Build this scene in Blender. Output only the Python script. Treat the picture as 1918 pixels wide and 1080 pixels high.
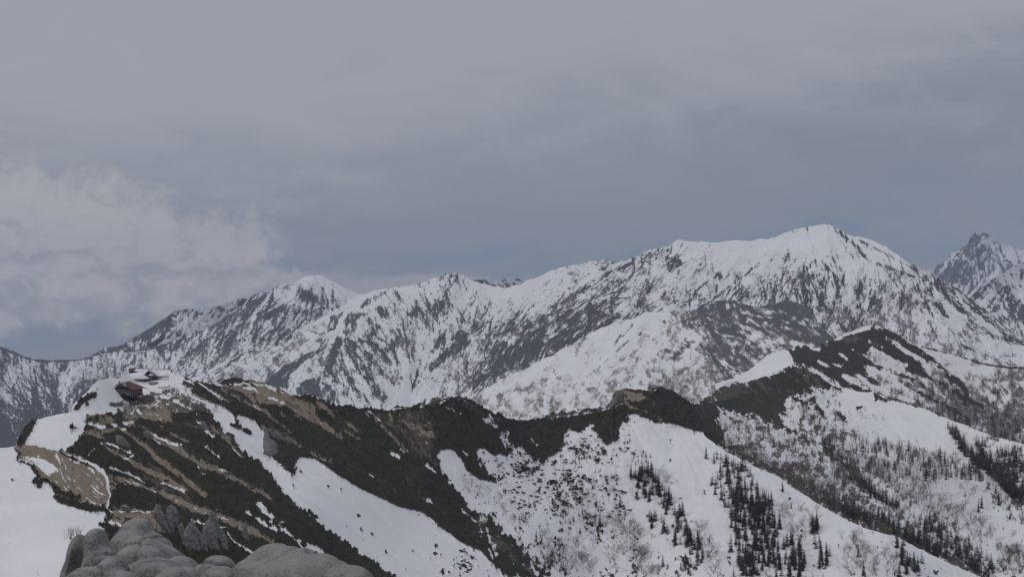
import bpy, math, random, time
import numpy as np
T0 = time.time()
for o in list(bpy.data.objects): bpy.data.objects.remove(o)
sc = bpy.context.scene
col = sc.collection
random.seed(7)
RS = np.random.RandomState(11)

# ------------------------------------------------------------------ camera
W, H, F = 1918.0, 1080.0, 3197.0          # survey sheet size and focal length of the 60 mm lens in its units
cam = bpy.data.cameras.new('camera'); cam.lens = 60.0; cam.sensor_width = 36.0
cam.clip_start = 1.0; cam.clip_end = 90000.0
co = bpy.data.objects.new('camera', cam); col.objects.link(co)
co.location = (0, 0, 0); co.rotation_euler = (math.radians(90), 0, 0)
sc.camera = co

# ------------------------------------------------------------------ render settings
sc.view_settings.view_transform = 'Standard'; sc.view_settings.look = 'None'
sc.view_settings.exposure = 0.0; sc.view_settings.gamma = 1.0
sc.cycles.max_bounces = 4; sc.cycles.diffuse_bounces = 2; sc.cycles.glossy_bounces = 1
sc.cycles.transparent_max_bounces = 8; sc.cycles.volume_bounces = 0

# ------------------------------------------------------------------ node helper
class N:
    def __init__(s, tree): s.t = tree; s.t.nodes.clear()
    def new(s, typ, **kw):
        n = s.t.nodes.new(typ)
        for k, v in kw.items(): setattr(n, k, v)
        return n
    def link(s, a, b): s.t.links.new(a, b)
    def val(s, x, sock):
        if isinstance(x, (int, float)): sock.default_value = x
        elif isinstance(x, (tuple, list)):
            n = len(sock.default_value); x = tuple(x)
            sock.default_value = (x + (1.0,))[:n] if len(x) < n else x[:n]
        else: s.link(x, sock)
    def math(s, op, a, b=None, c=None, clamp=False):
        n = s.new('ShaderNodeMath', operation=op); n.use_clamp = clamp
        s.val(a, n.inputs[0])
        if b is not None: s.val(b, n.inputs[1])
        if c is not None: s.val(c, n.inputs[2])
        return n.outputs[0]
    def mix(s, f, a, b):
        n = s.new('ShaderNodeMix', data_type='RGBA'); s.val(f, n.inputs[0]); s.val(a, n.inputs[6]); s.val(b, n.inputs[7])
        return n.outputs[2]
    def step(s, x, lo, hi):
        n = s.new('ShaderNodeMapRange', interpolation_type='SMOOTHSTEP')
        s.val(x, n.inputs[0]); s.val(lo, n.inputs[1]); s.val(hi, n.inputs[2]); return n.outputs[0]
    def noise(s, vec, scale, detail=4, rough=0.55, dist=0.0):
        n = s.new('ShaderNodeTexNoise'); s.val(scale, n.inputs['Scale']); s.val(detail, n.inputs['Detail'])
        s.val(rough, n.inputs['Roughness']); s.val(dist, n.inputs['Distortion'])
        if vec is not None: s.link(vec, n.inputs['Vector'])
        return n.outputs['Fac']
    def xyz(s, x, y, z):
        n = s.new('ShaderNodeCombineXYZ'); s.val(x, n.inputs[0]); s.val(y, n.inputs[1]); s.val(z, n.inputs[2]); return n.outputs[0]

# ------------------------------------------------------------------ sky: overcast deck, a blue gap on the horizon, a cloud bank
SUN_EL, SUN_AZ = math.radians(42), math.radians(-100)
world = bpy.data.worlds.new('World'); sc.world = world; world.use_nodes = True
n = N(world.node_tree)
tc = n.new('ShaderNodeTexCoord'); sp = n.new('ShaderNodeSeparateXYZ'); n.link(tc.outputs['Generated'], sp.inputs[0])
X, Y, Z = sp.outputs
az = n.math('MULTIPLY', n.math('ARCTAN2', X, Y), 57.2958)          # degrees right of the view to the south
el = n.math('MULTIPLY', n.math('ARCSINE', Z), 57.2958)             # degrees above eye level
sky = n.new('ShaderNodeTexSky', sky_type='NISHITA'); sky.sun_disc = False
sky.sun_elevation = SUN_EL; sky.sun_rotation = SUN_AZ; sky.altitude = 2700
skyc = n.new('ShaderNodeVectorMath', operation='SCALE'); n.link(sky.outputs[0], skyc.inputs[0]); skyc.inputs['Scale'].default_value = 0.10
ws = n.xyz(n.math('MULTIPLY', az, 0.55), n.math('MULTIPLY', el, 1.5), 3.1)
wv = n.noise(ws, 0.20, 7, 0.58, 0.8)
wl = n.noise(n.xyz(n.math('MULTIPLY', az, 0.28), n.math('MULTIPLY', el, 0.9), 7.7), 0.30, 6, 0.6, 0.6)
# deck colour against elevation
cr = n.new('ShaderNodeValToRGB'); e = cr.color_ramp
warp = n.math('ADD', el, n.math('MULTIPLY', n.math('SUBTRACT', wv, 0.5), 8.0))
warp = n.math('ADD', warp, n.math('MULTIPLY', az, -0.11))
n.link(n.math('DIVIDE', n.math('ADD', warp, 2.0), 14.0, clamp=True), cr.inputs[0])
stops = [(0.0, (0.172, 0.192, 0.240)), (0.10, (0.190, 0.212, 0.262)), (0.165, (0.138, 0.188, 0.272)),
         (0.21, (0.188, 0.212, 0.272)), (0.33, (0.206, 0.224, 0.276)), (0.50, (0.236, 0.252, 0.300)),
         (0.70, (0.302, 0.314, 0.358)), (1.0, (0.325, 0.330, 0.370))]
while len(e.elements) < len(stops): e.elements.new(0.5)
for q, (p, c) in zip(e.elements, stops): q.position = p; q.color = (*c, 1)
pal = n.math('ADD', wl, n.math('MULTIPLY', n.math('ADD', n.math('MULTIPLY', el, 0.06), n.math('MULTIPLY', az, -0.010)), 1.0))
mot = n.noise(n.xyz(n.math('MULTIPLY', az, 0.5), n.math('MULTIPLY', el, 1.1), 41.0), 0.55, 7, 0.62, 1.2)
deck0 = n.mix(n.math('MULTIPLY', n.step(pal, 0.66, 1.02), 0.9), cr.outputs[0], (0.355, 0.354, 0.388))
deck = n.mix(n.math('MULTIPLY', n.step(mot, 0.50, 0.74), n.math('MULTIPLY', n.step(el, 2.0, 7.0), 0.40)), deck0, (0.365, 0.364, 0.395))
# cloud bank low on the left: a sum of soft puffs broken up by noise
def PX(u): return math.degrees(math.atan((u - 959) / F))
def PY(v): return math.degrees(math.atan((540 - v) / F))
puffs = [(-60, 420, 240, 110), (110, 425, 180, 90), (250, 445, 160, 74), (120, 525, 300, 80), (330, 505, 160, 68),
         (440, 445, 84, 74), (400, 545, 150, 42), (480, 530, 60, 45), (300, 556, 190, 36), (90, 585, 230, 36), (545, 520, 36, 26)]
nd = n.noise(n.xyz(az, el, 1.0), 0.62, 8, 0.66, 0.6); nd2 = n.noise(n.xyz(az, el, 5.0), 2.6, 6, 0.68, 0.5)
w1 = n.noise(n.xyz(az, el, 21.0), 0.5, 5, 0.6); w2 = n.noise(n.xyz(az, el, 33.0), 0.5, 5, 0.6)
azw = n.math('ADD', az, n.math('MULTIPLY', n.math('SUBTRACT', w1, 0.5), 4.5)); elw = n.math('ADD', el, n.math('MULTIPLY', n.math('SUBTRACT', w2, 0.5), 2.4))
tot = None
for (u, v, a, b) in puffs:
    dx = n.math('DIVIDE', n.math('SUBTRACT', azw, PX(u)), a / F * 57.3)
    dy = n.math('DIVIDE', n.math('SUBTRACT', elw, PY(v)), b / F * 57.3)
    d = n.math('MAXIMUM', n.math('SUBTRACT', 1.0, n.math('SQRT', n.math('ADD', n.math('MULTIPLY', dx, dx), n.math('MULTIPLY', dy, dy)))), -1.2)
    tot = d if tot is None else n.math('SMOOTH_MAX', tot, d, 0.5)
bank = n.math('ADD', tot, n.math('ADD', n.math('MULTIPLY', n.math('SUBTRACT', nd, 0.5), 1.7), n.math('MULTIPLY', n.math('SUBTRACT', nd2, 0.5), 1.0)))
bmask = n.math('MULTIPLY', n.step(bank, -0.22, 0.62), 0.92)
bsh = n.noise(n.xyz(n.math('MULTIPLY', az, 0.8), n.math('MULTIPLY', el, 1.5), 12.0), 0.75, 7, 0.62, 0.8)
bcol = n.mix(n.step(n.math('ADD', bsh, n.math('MULTIPLY', el, 0.05)), 0.36, 0.62), (0.262, 0.270, 0.305), (0.43, 0.412, 0.43))
c1 = n.mix(bmask, deck, bcol)
# thin pale bank lying on the far ranges
lo = n.noise(n.xyz(n.math('MULTIPLY', az, 0.5), n.math('MULTIPLY', el, 2.0), 9.0), 0.8, 5, 0.55)
lom = n.math('MULTIPLY', n.step(n.math('ADD', n.math('MULTIPLY', el, -1.0), n.math('MULTIPLY', lo, 1.7)), 0.25, 0.62), 0.85)
lom = n.math('MULTIPLY', lom, n.step(az, -9.0, -4.5))
c2 = n.mix(lom, c1, (0.315, 0.315, 0.350))
# overhead the deck is thinner and brighter; behind the viewer the same
up = n.mix(n.step(el, 11.0, 50.0), c2, (0.555, 0.565, 0.61))
clear = n.mix(0.93, skyc.outputs[0], up)
bg = n.new('ShaderNodeBackground'); n.link(clear, bg.inputs[0]); bg.inputs[1].default_value = 1.0
out = n.new('ShaderNodeOutputWorld'); n.link(bg.outputs[0], out.inputs[0])
world.cycles.sampling_method = 'MANUAL'; world.cycles.sample_map_resolution = 512

sun = bpy.data.lights.new('sun', 'SUN'); sun.energy = 0.5; sun.angle = math.radians(14); sun.color = (1.0, 0.97, 0.92)
so = bpy.data.objects.new('sun', sun); col.objects.link(so)
so.rotation_euler = (math.pi / 2 - SUN_EL, 0, -SUN_AZ + math.pi)
# light comes from ahead-left: direction to sun = (sin az, cos az)

# ------------------------------------------------------------------ raster tools (numpy)
def box_blur(a, r):
    r = int(r)
    if r < 1: return a
    for ax in (0, 1):
        k = 2 * r + 1
        p = np.concatenate([np.take(a, [0] * (r + 1), axis=ax), a, np.take(a, [-1] * r, axis=ax)], axis=ax)
        c = np.cumsum(p, axis=ax)
        a = (np.take(c, range(k, c.shape[ax]), axis=ax) - np.take(c, range(0, c.shape[ax] - k), axis=ax)) / k
    return a
def norm(a): a = a - a.mean(); return a / (a.std() + 1e-9)
def vnoise(h, w, cell, seed):
    r = np.random.RandomState(seed)
    gh, gw = int(h / cell) + 3, int(w / cell) + 3
    g = r.rand(gh, gw).astype(np.float32) - 0.5
    y = np.arange(h) / cell; x = np.arange(w) / cell
    yi = y.astype(int); xi = x.astype(int); fy = (y - yi)[:, None]; fx = (x - xi)[None, :]
    fy = fy * fy * (3 - 2 * fy); fx = fx * fx * (3 - 2 * fx)
    a = g[yi][:, xi]; b = g[yi][:, xi + 1]; c = g[yi + 1][:, xi]; d = g[yi + 1][:, xi + 1]
    return (a * (1 - fx) + b * fx) * (1 - fy) + (c * (1 - fx) + d * fx) * fy
def fbm(h, w, cell, octv, seed, gain=0.6):
    s = np.zeros((h, w), np.float32); a = 1.0
    for k in range(octv):
        s += a * vnoise(h, w, max(1.01, cell / 2 ** k), seed + 31 * k); a *= gain
    return norm(s)
def sample(img, u, v):
    h, w = img.shape[:2]
    u = np.clip(u, 0, w - 1.001); v = np.clip(v, 0, h - 1.001)
    x = u.astype(int); y = v.astype(int); fx = u - x; fy = v - y
    if img.ndim == 3: fx = fx[..., None]; fy = fy[..., None]
    return (img[y, x] * (1 - fx) + img[y, x + 1] * fx) * (1 - fy) + (img[y + 1, x] * (1 - fx) + img[y + 1, x + 1] * fx) * fy

class Survey:
    """one tract of land: its fields are worked out on a grid of bearings and then stored on its mesh"""
    def __init__(s, u0, v0, u1, v1):
        s.u0, s.v0, s.w, s.h = u0, v0, int(u1 - u0), int(v1 - v0)
        s.gu, s.gv = np.meshgrid(np.arange(s.w) + u0, np.arange(s.h) + v0)
        s.gu = s.gu.astype(np.float32); s.gv = s.gv.astype(np.float32)
    def get(s, img, u, v): return sample(img, np.asarray(u, float) - s.u0, np.asarray(v, float) - s.v0)
    def rbf(s, pts, log=False, smooth=1e-3):
        p = np.array(pts, float); xy = p[:, :2] / 500.0; z = np.log(p[:, 2]) if log else p[:, 2]
        def k(r2): return 0.5 * r2 * np.log(r2 + 1e-9)
        d = ((xy[:, None] - xy[None]) ** 2).sum(-1); m = len(p)
        A = np.zeros((m + 3, m + 3)); A[:m, :m] = k(d) + np.eye(m) * smooth
        A[:m, m] = 1; A[:m, m + 1:] = xy; A[m, :m] = 1; A[m + 1:, :m] = xy.T
        c = np.linalg.solve(A, np.concatenate([z, [0, 0, 0]]))
        st = 6
        gu, gv = np.meshgrid(np.arange(0, s.w + st, st) + s.u0, np.arange(0, s.h + st, st) + s.v0)
        q = np.stack([gu, gv], -1) / 500.0
        r = np.full(gu.shape, c[m]) + q[..., 0] * c[m + 1] + q[..., 1] * c[m + 2]
        for i in range(m): r += c[i] * k(((q - xy[i]) ** 2).sum(-1))
        yy, xx = np.meshgrid(np.arange(s.h) / st, np.arange(s.w) / st, indexing='ij')
        r = sample(r, xx, yy)
        return np.exp(r) if log else r
    def idw(s, pts, power=2.5):
        p = np.array(pts, float); st = 8
        gu, gv = np.meshgrid(np.arange(0, s.w + st, st) + s.u0, np.arange(0, s.h + st, st) + s.v0)
        num = 0; den = 0
        for row in p:
            w = 1.0 / (((gu - row[0]) ** 2 + (gv - row[1]) ** 2) / 400.0 + 1) ** (power / 2)
            num = num + w * row[2]; den = den + w
        yy, xx = np.meshgrid(np.arange(s.h) / st, np.arange(s.w) / st, indexing='ij')
        return sample(num / den, xx, yy)
    def direction(s, pts):
        a = [(u, v, math.cos(math.radians(t))) for u, v, t in pts]; b = [(u, v, math.sin(math.radians(t))) for u, v, t in pts]
        return np.arctan2(s.idw(b, 3.0), s.idw(a, 3.0))
    def lic(s, th, width, length, seed, jitter=0.0):
        src = norm(box_blur(np.random.RandomState(seed).randn(s.h, s.w).astype(np.float32), max(0, round(width / 2))))
        if jitter: th = th + jitter * fbm(s.h, s.w, 45, 3, seed + 5)
        dx, dy = np.cos(th), np.sin(th); acc = src.copy()
        for sg in (1, -1):
            x = (s.gu - s.u0).copy(); y = (s.gv - s.v0).copy()
            for _ in range(int(length / 1.5)):
                xi = np.clip(x, 0, s.w - 1).astype(int); yi = np.clip(y, 0, s.h - 1).astype(int)
                x += sg * 1.5 * dx[yi, xi]; y += sg * 1.5 * dy[yi, xi]
                acc += src[np.clip(y, 0, s.h - 1).astype(int), np.clip(x, 0, s.w - 1).astype(int)]
        return norm(acc)
    def ribs(s, th, width, length, seed, jitter=0.0, fan=0.36):
        """ribs with side spurs: two slightly fanned families of streaks, the stronger one shows"""
        a = s.lic(th + fan, width, length, seed, jitter); b = s.lic(th - fan, width, length, seed + 500, jitter); c = s.lic(th, width, length * 1.4, seed + 900, jitter)
        return norm(np.maximum(np.maximum(a, b), c * 1.1))
    def sdf(s, poly, pad=40):
        """signed distance (inside > 0) to a closed outline"""
        P = np.array(poly, float)
        x0 = int(max(0, P[:, 0].min() - pad - s.u0)); x1 = int(min(s.w, P[:, 0].max() + pad - s.u0))
        y0 = int(max(0, P[:, 1].min() - pad - s.v0)); y1 = int(min(s.h, P[:, 1].max() + pad - s.v0))
        outp = np.full((s.h, s.w), -float(pad), np.float32)
        if x1 <= x0 or y1 <= y0: return outp
        gu = s.gu[y0:y1, x0:x1]; gv = s.gv[y0:y1, x0:x1]
        d = np.full(gu.shape, 1e9); inside = np.zeros(gu.shape, bool)
        for i in range(len(P)):
            ax, ay = P[i]; bx, by = P[(i + 1) % len(P)]
            ex, ey = bx - ax, by - ay; L = ex * ex + ey * ey + 1e-9
            t = np.clip(((gu - ax) * ex + (gv - ay) * ey) / L, 0, 1)
            d = np.minimum(d, (gu - ax - t * ex) ** 2 + (gv - ay - t * ey) ** 2)
            if ay != by:
                c = ((ay > gv) != (by > gv)) & (gu < (bx - ax) * (gv - ay) / (by - ay) + ax)
                inside ^= c
        d = np.minimum(np.sqrt(d), pad)
        outp[y0:y1, x0:x1] = np.where(inside, d, -d)
        return outp
    def stroke(s, pts, w0, w1=None, pad=30):
        P = np.array(pts, float); w1 = w0 if w1 is None else w1
        x0 = int(max(0, P[:, 0].min() - pad - s.u0)); x1 = int(min(s.w, P[:, 0].max() + pad - s.u0))
        y0 = int(max(0, P[:, 1].min() - pad - s.v0)); y1 = int(min(s.h, P[:, 1].max() + pad - s.v0))
        outp = np.full((s.h, s.w), -float(pad), np.float32)
        if x1 <= x0 or y1 <= y0: return outp
        gu = s.gu[y0:y1, x0:x1]; gv = s.gv[y0:y1, x0:x1]
        best = np.full(gu.shape, -float(pad)); n_ = len(P) - 1
        for i in range(n_):
            ax, ay = P[i]; bx, by = P[i + 1]; ex, ey = bx - ax, by - ay; L = ex * ex + ey * ey + 1e-9
            t = np.clip(((gu - ax) * ex + (gv - ay) * ey) / L, 0, 1)
            d = np.sqrt((gu - ax - t * ex) ** 2 + (gv - ay - t * ey) ** 2)
            wloc = w0 + (w1 - w0) * ((i + t) / n_)
            best = np.maximum(best, wloc / 2 - d)
        outp[y0:y1, x0:x1] = best
        return outp

def crop(ox, oy, k):
    return lambda *p: [(ox + p[i] / k, oy + p[i + 1] / k) for i in range(0, len(p), 2)]
c1_ = crop(0, 640, 3.996); c2_ = crop(0, 860, 3.996); c3_ = crop(400, 680, 3.996); c4_ = crop(400, 860, 3.996)
c5_ = crop(800, 700, 3.996); c6_ = crop(1240, 560, 2.829); c7_ = crop(860, 860, 3.619); c8_ = crop(1380, 840, 3.565)
m2_ = crop(0, 450, 2.997); m3_ = crop(500, 450, 2.997); m4_ = crop(1100, 390, 2.345); m6_ = crop(1500, 380, 4.5)
def PT(*p): return [(p[i], p[i + 1]) for i in range(0, len(p), 2)]

# ------------------------------------------------------------------ objects
def tag(o, label=None, cat=None, group=None, kind=None):
    if label: o['label'] = label
    if cat: o['category'] = cat
    if group: o['group'] = group
    if kind: o['kind'] = kind
    return o
def mesh_np(name, verts, faces, mats, parent=None, mat_idx=None, smooth=False, attrs=None):
    """faces: (n,3) or (n,4) int array or a list of both"""
    fl = [np.asarray(f, np.int32) for f in (faces if isinstance(faces, list) else [faces]) if len(f)]
    me = bpy.data.meshes.new(name)
    verts = np.asarray(verts, np.float32); me.vertices.add(len(verts)); me.vertices.foreach_set('co', verts.ravel())
    nl = sum(f.size for f in fl); npoly = sum(len(f) for f in fl)
    me.loops.add(nl); me.polygons.add(npoly)
    me.loops.foreach_set('vertex_index', np.concatenate([f.ravel() for f in fl]))
    tot = np.concatenate([np.full(len(f), f.shape[1], np.int32) for f in fl])
    me.polygons.foreach_set('loop_start', np.concatenate([[0], np.cumsum(tot)[:-1]]).astype(np.int32))
    if mat_idx is not None: me.polygons.foreach_set('material_index', np.asarray(mat_idx, np.int32))
    if smooth: me.polygons.foreach_set('use_smooth', np.ones(npoly, bool))
    for m in (mats if isinstance(mats, (list, tuple)) else [mats]): me.materials.append(m)
    if attrs:
        for k, a in attrs.items():
            at = me.color_attributes.new(k, 'FLOAT_COLOR', 'POINT')
            at.data.foreach_set('color', np.asarray(a, np.float32).ravel())
    me.update(calc_edges=True); me.validate()
    o = bpy.data.objects.new(name, me); col.objects.link(o)
    if parent is not None: o.parent = parent
    return o
def empty(name, loc=(0, 0, 0), rz=0.0):
    o = bpy.data.objects.new(name, None); col.objects.link(o); o.location = loc; o.rotation_euler = (0, 0, rz)
    o.empty_display_size = 1; return o

# ------------------------------------------------------------------ materials
def simple_mat(name, c, rough=0.8, var=0.25, scale=3.0, c2=None, bump=0.0, bscale=8.0, spec=0.3):
    m = bpy.data.materials.new(name); m.use_nodes = True; n = N(m.node_tree)
    t = n.new('ShaderNodeTexCoord'); f = n.noise(t.outputs['Object'], scale, 5, 0.6)
    c2 = c2 or tuple(x * (1 - var) for x in c)
    p = n.new('ShaderNodeBsdfPrincipled'); n.link(n.mix(n.step(f, 0.35, 0.65), c2, c), p.inputs['Base Color'])
    p.inputs['Roughness'].default_value = rough; p.inputs['Specular IOR Level'].default_value = spec
    if bump:
        b = n.new('ShaderNodeBump'); b.inputs['Strength'].default_value = 1.0; b.inputs['Distance'].default_value = bump
        n.link(n.noise(t.outputs['Object'], bscale, 6, 0.65), b.inputs['Height']); n.link(b.outputs[0], p.inputs['Normal'])
    o = n.new('ShaderNodeOutputMaterial'); n.link(p.outputs[0], o.inputs[0]); return m

def land_mat(name, size, rockc=(0.085, 0.09, 0.10), rock2=(0.16, 0.16, 0.165), scrub=(0.036, 0.035, 0.023), tanc=(0.37, 0.30, 0.225), brown=(0.15, 0.105, 0.085), jamp=1.1):
    """ground cover weights are stored on the mesh: R bare soil, G dwarf pine, B rock, A (cover2.R) dead grass; the rest is snow. size = metres of the finest grain"""
    m = bpy.data.materials.new(name); m.use_nodes = True; n = N(m.node_tree)
    t = n.new('ShaderNodeTexCoord'); P = t.outputs['Object']
    a = n.new('ShaderNodeAttribute', attribute_name='cover'); s = n.new('ShaderNodeSeparateColor'); n.link(a.outputs['Color'], s.inputs[0])
    a2 = n.new('ShaderNodeAttribute', attribute_name='cover2'); s2 = n.new('ShaderNodeSeparateColor'); n.link(a2.outputs['Color'], s2.inputs[0])
    fine = n.noise(P, 1.0 / size, 4, 0.65); mid = n.noise(P, 0.16 / size, 5, 0.6); big = n.noise(P, 0.02 / size, 4, 0.55)
    jit = n.math('MULTIPLY', n.math('SUBTRACT', fine, 0.5), jamp)
    def edge(w): return n.step(n.math('ADD', w, jit), 0.36, 0.64)
    snowc = n.mix(n.step(big, 0.3, 0.7), (0.80, 0.80, 0.815), (0.86, 0.86, 0.87))
    snowc = n.mix(n.math('MULTIPLY', n.step(mid, 0.52, 0.75), 0.18), snowc, (0.66, 0.65, 0.65))
    soil = n.mix(n.step(fine, 0.35, 0.65), tuple(x * 0.62 for x in tanc), tanc)
    soil = n.mix(n.step(mid, 0.36, 0.56), n.mix(0.45, soil, (0.24, 0.205, 0.17)), soil)
    grass = n.mix(n.step(fine, 0.3, 0.7), tuple(x * 0.55 for x in brown), brown)
    pine = n.mix(n.step(fine, 0.38, 0.68), tuple(x * 0.45 for x in scrub), tuple(x * 1.35 for x in scrub))
    pine = n.mix(n.math('MULTIPLY', n.step(mid, 0.44, 0.64), 0.6), pine, (0.082, 0.068, 0.044))
    pine = n.mix(n.math('MULTIPLY', n.step(big, 0.45, 0.65), 0.45), pine, (0.050, 0.052, 0.028))
    rock = n.mix(n.step(fine, 0.36, 0.66), rockc, rock2)
    rock = n.mix(n.math('MULTIPLY', n.step(mid, 0.45, 0.7), 0.5), rock, tuple(x * 0.6 for x in rockc))
    tot_ = n.math('ADD', n.math('ADD', s.outputs[0], s.outputs[1]), n.math('ADD', s.outputs[2], s2.outputs[0]))
    inv = n.math('DIVIDE', 1.0, n.math('MAXIMUM', tot_, 0.05))
    def part(w): return edge(n.math('MULTIPLY', w, inv))
    c = n.mix(part(s.outputs[0]), grass, soil)
    c = n.mix(part(s.outputs[2]), c, rock)
    c = n.mix(part(s.outputs[1]), c, pine)
    c = n.mix(edge(tot_), snowc, c)
    p = n.new('ShaderNodeBsdfPrincipled'); n.link(c, p.inputs['Base Color'])
    p.inputs['Roughness'].default_value = 0.85; p.inputs['Specular IOR Level'].default_value = 0.15
    rip = n.noise(P, 0.35 / size, 3, 0.5, 1.5)
    bare = n.math('MAXIMUM', n.math('MAXIMUM', s.outputs[0], s.outputs[1]), n.math('MAXIMUM', s.outputs[2], s2.outputs[0]))
    b = n.new('ShaderNodeBump'); b.inputs['Distance'].default_value = size * 1.2
    n.link(n.math('ADD', n.math('MULTIPLY', fine, n.math('ADD', 0.10, n.math('MULTIPLY', bare, 1.0))), n.math('MULTIPLY', rip, 0.30)), b.inputs['Height']); n.link(b.outputs[0], p.inputs['Normal'])
    o = n.new('ShaderNodeOutputMaterial'); n.link(p.outputs[0], o.inputs[0]); return m

# ------------------------------------------------------------------ a tract of land as a mesh: front slope below its crest line and a real back slope behind it
def interp(poly, u):
    P = np.array(poly, float); return np.interp(u, P[:, 0], P[:, 1])
class Tract:
    def __init__(s, name, sv, crest, bottom, depth, step, mat, classes, relief=0.0, reliefmap=None, rough=1.0, bump_z=None, label=None, back=0.7, backlen=0.35, seed=1):
        s.sv = sv; s.depth = depth
        u = np.arange(crest[0][0], crest[-1][0] + step, step)
        ct = interp(crest, u); jag = fbm(8, len(u), 10, 4, seed + 77)[4] * rough
        ct = ct + jag; bt = np.maximum(interp(bottom, u), ct + 4)
        s.crest_u, s.crest_v = u, ct
        nv = int(np.ceil((bt - ct).max() / step)) + 1
        t = np.linspace(0, 1, nv)
        U = np.repeat(u[None], nv, 0); V = ct[None] + (bt - ct)[None] * t[:, None]
        D = sv.get(depth, U, V)
        if reliefmap is not None: D = D * (1 + relief * sv.get(reliefmap, U, V) * np.minimum(1, (V - ct[None]) / 30.0))
        s.classes = classes
        X = D * (U - 959) / F; Z = -D * (V - 540) / F; Yv = D
        if bump_z is not None: Z = Z + sv.get(bump_z, U, V)
        cov = sv.get(classes, U, V)                       # (nv, nu, 5)
        pts = np.stack([X, Yv, Z], -1)
        nb = 14; bk = []; bc = []
        for k in range(1, nb + 1):
            dd = backlen * D[0] * (k / nb) ** 1.6
            y = D[0] + dd; kx = 1 + 0.4 * dd / D[0]
            z = Z[0] - dd * back * (0.55 + 0.45 * (k / nb)) + 0
            bk.append(np.stack([X[0] * kx, y, z], -1)); bc.append(cov[0] * 0.6)
        pts = np.concatenate([np.array(bk[::-1]), pts]); cov = np.concatenate([np.array(bc[::-1]), cov])
        R, C = pts.shape[:2]
        idx = np.arange(R * C).reshape(R, C)
        fc = np.stack([idx[:-1, :-1], idx[1:, :-1], idx[1:, 1:], idx[:-1, 1:]], -1).reshape(-1, 4)
        cov = cov.reshape(-1, 5)
        a1 = np.ones((len(cov), 4), np.float32); a1[:, :3] = cov[:, :3]
        a2 = np.ones((len(cov), 4), np.float32); a2[:, 0] = cov[:, 3]; a2[:, 1] = cov[:, 4]
        s.obj = mesh_np(name, pts.reshape(-1, 3), fc, mat, smooth=True, attrs={'cover': a1, 'cover2': a2})
        tag(s.obj, label=label, kind='structure')
    def at(s, u, v):
        D = float(s.sv.get(s.depth, np.array([u]), np.array([v]))[0])
        return (D * (u - 959) / F, D, -D * (v - 540) / F), D

def sig(x, w): return 1 / (1 + np.exp(-np.clip(x / w, -30, 30)))
TAN, PINE, ROCK, GRASS, EXTRA = range(5)
class Cover:
    def __init__(s, sv): s.sv = sv; s.a = np.zeros((sv.h, sv.w, 5), np.float32)
    def put(s, k, f, soft=0.7, amount=1.0):
        """lay kind k where f > 0 (k None = snow)"""
        w = sig(f, soft) * amount
        s.a *= (1 - w)[..., None]
        if k is not None: s.a[..., k] += w

M_near = land_mat('near ground', 0.55, brown=(0.135, 0.105, 0.085), rockc=(0.10, 0.092, 0.085), rock2=(0.21, 0.19, 0.17), tanc=(0.385, 0.305, 0.225))
M_mid = land_mat('middle ground', 1.3, rockc=(0.075, 0.078, 0.085), rock2=(0.14, 0.14, 0.145), scrub=(0.034, 0.034, 0.024), brown=(0.30, 0.26, 0.24), jamp=1.5)
M_far = land_mat('far ground', 4.2, rockc=(0.050, 0.051, 0.055), rock2=(0.105, 0.102, 0.103), brown=(0.30, 0.275, 0.27), scrub=(0.05, 0.056, 0.055), jamp=1.0)

def rockiness(cv, sv, bias, th, seed, wf=(2, 26), wc=(5, 60), k=ROCK, a=(0.55, 0.6, 0.35), thresh=0.22, soft=0.2, jit=0.3, extra=0.0):
    a = (a[0] * 0.95, a[1] * 0.8, a[2] * 0.7); wf = (1, wf[1] * 0.8); wc = (2.4, wc[1] * 0.9)
    l1 = sv.ribs(th, wf[0], wf[1], seed, jit); l2 = sv.ribs(th, wc[0], wc[1], seed + 1, jit * 0.8, 0.25)
    g = 0.6 * fbm(sv.h, sv.w, 7, 4, seed + 2, 0.85) + 0.5 * fbm(sv.h, sv.w, 24, 3, seed + 3, 0.7)
    f = bias + a[0] * l1 + a[1] * l2 + a[2] * g - thresh + extra
    cv.put(k, f, soft)
    return l1, l2, f

def spurs(sv, lst, fade=26):
    m = np.zeros((sv.h, sv.w), np.float32)
    for P, w in lst:
        d = np.maximum(0, -sv.stroke(P, 0, 0, pad=60)); m = np.maximum(m, np.exp(-(d / w) ** 1.3))
    return box_blur(m, 1)

# ================================================================== L0 far blue peak on the right
sv = Survey(1700, 400, 1960, 660); cv = Cover(sv)
th = sv.direction([(1830, 470, 120), (1780, 500, 125), (1880, 480, 60), (1850, 560, 100), (1900, 560, 60)])
bias = 0.2 + sv.idw([(1835, 450, 1.0), (1800, 490, 0.7), (1770, 520, 1.1), (1800, 540, 0.1), (1850, 500, -0.1), (1880, 520, 0.2), (1900, 470, -0.9), (1870, 455, -0.4), (1840, 560, 0.5), (1918, 500, -0.5), (1780, 550, 0.4)])
l1, l2, f = rockiness(cv, sv, bias, th, 101, wf=(2, 8), wc=(4, 18), a=(0.5, 0.5, 0.8))
dep = sv.idw([(1700, 430, 15500), (1918, 430, 15500), (1700, 640, 13500), (1918, 640, 13500)])
crest = PT(1700,560, 1735,522, 1748,508, 1756,497, 1768,491, 1778,480, 1783,474, 1795,469, 1802,462, 1812,455, 1818,444, 1826,440, 1832,443, 1838,438, 1846,437, 1852,441, 1857,446, 1866,448, 1875,456, 1890,459, 1905,466, 1918,468, 1960,480)
Tract('mountain', sv, crest, PT(1700,600, 1760,560, 1960,600), dep, 1.6, M_far, cv.a, 0.0022, norm(box_blur(l2, 2)), rough=1.6, seed=1, backlen=0.1)

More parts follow.
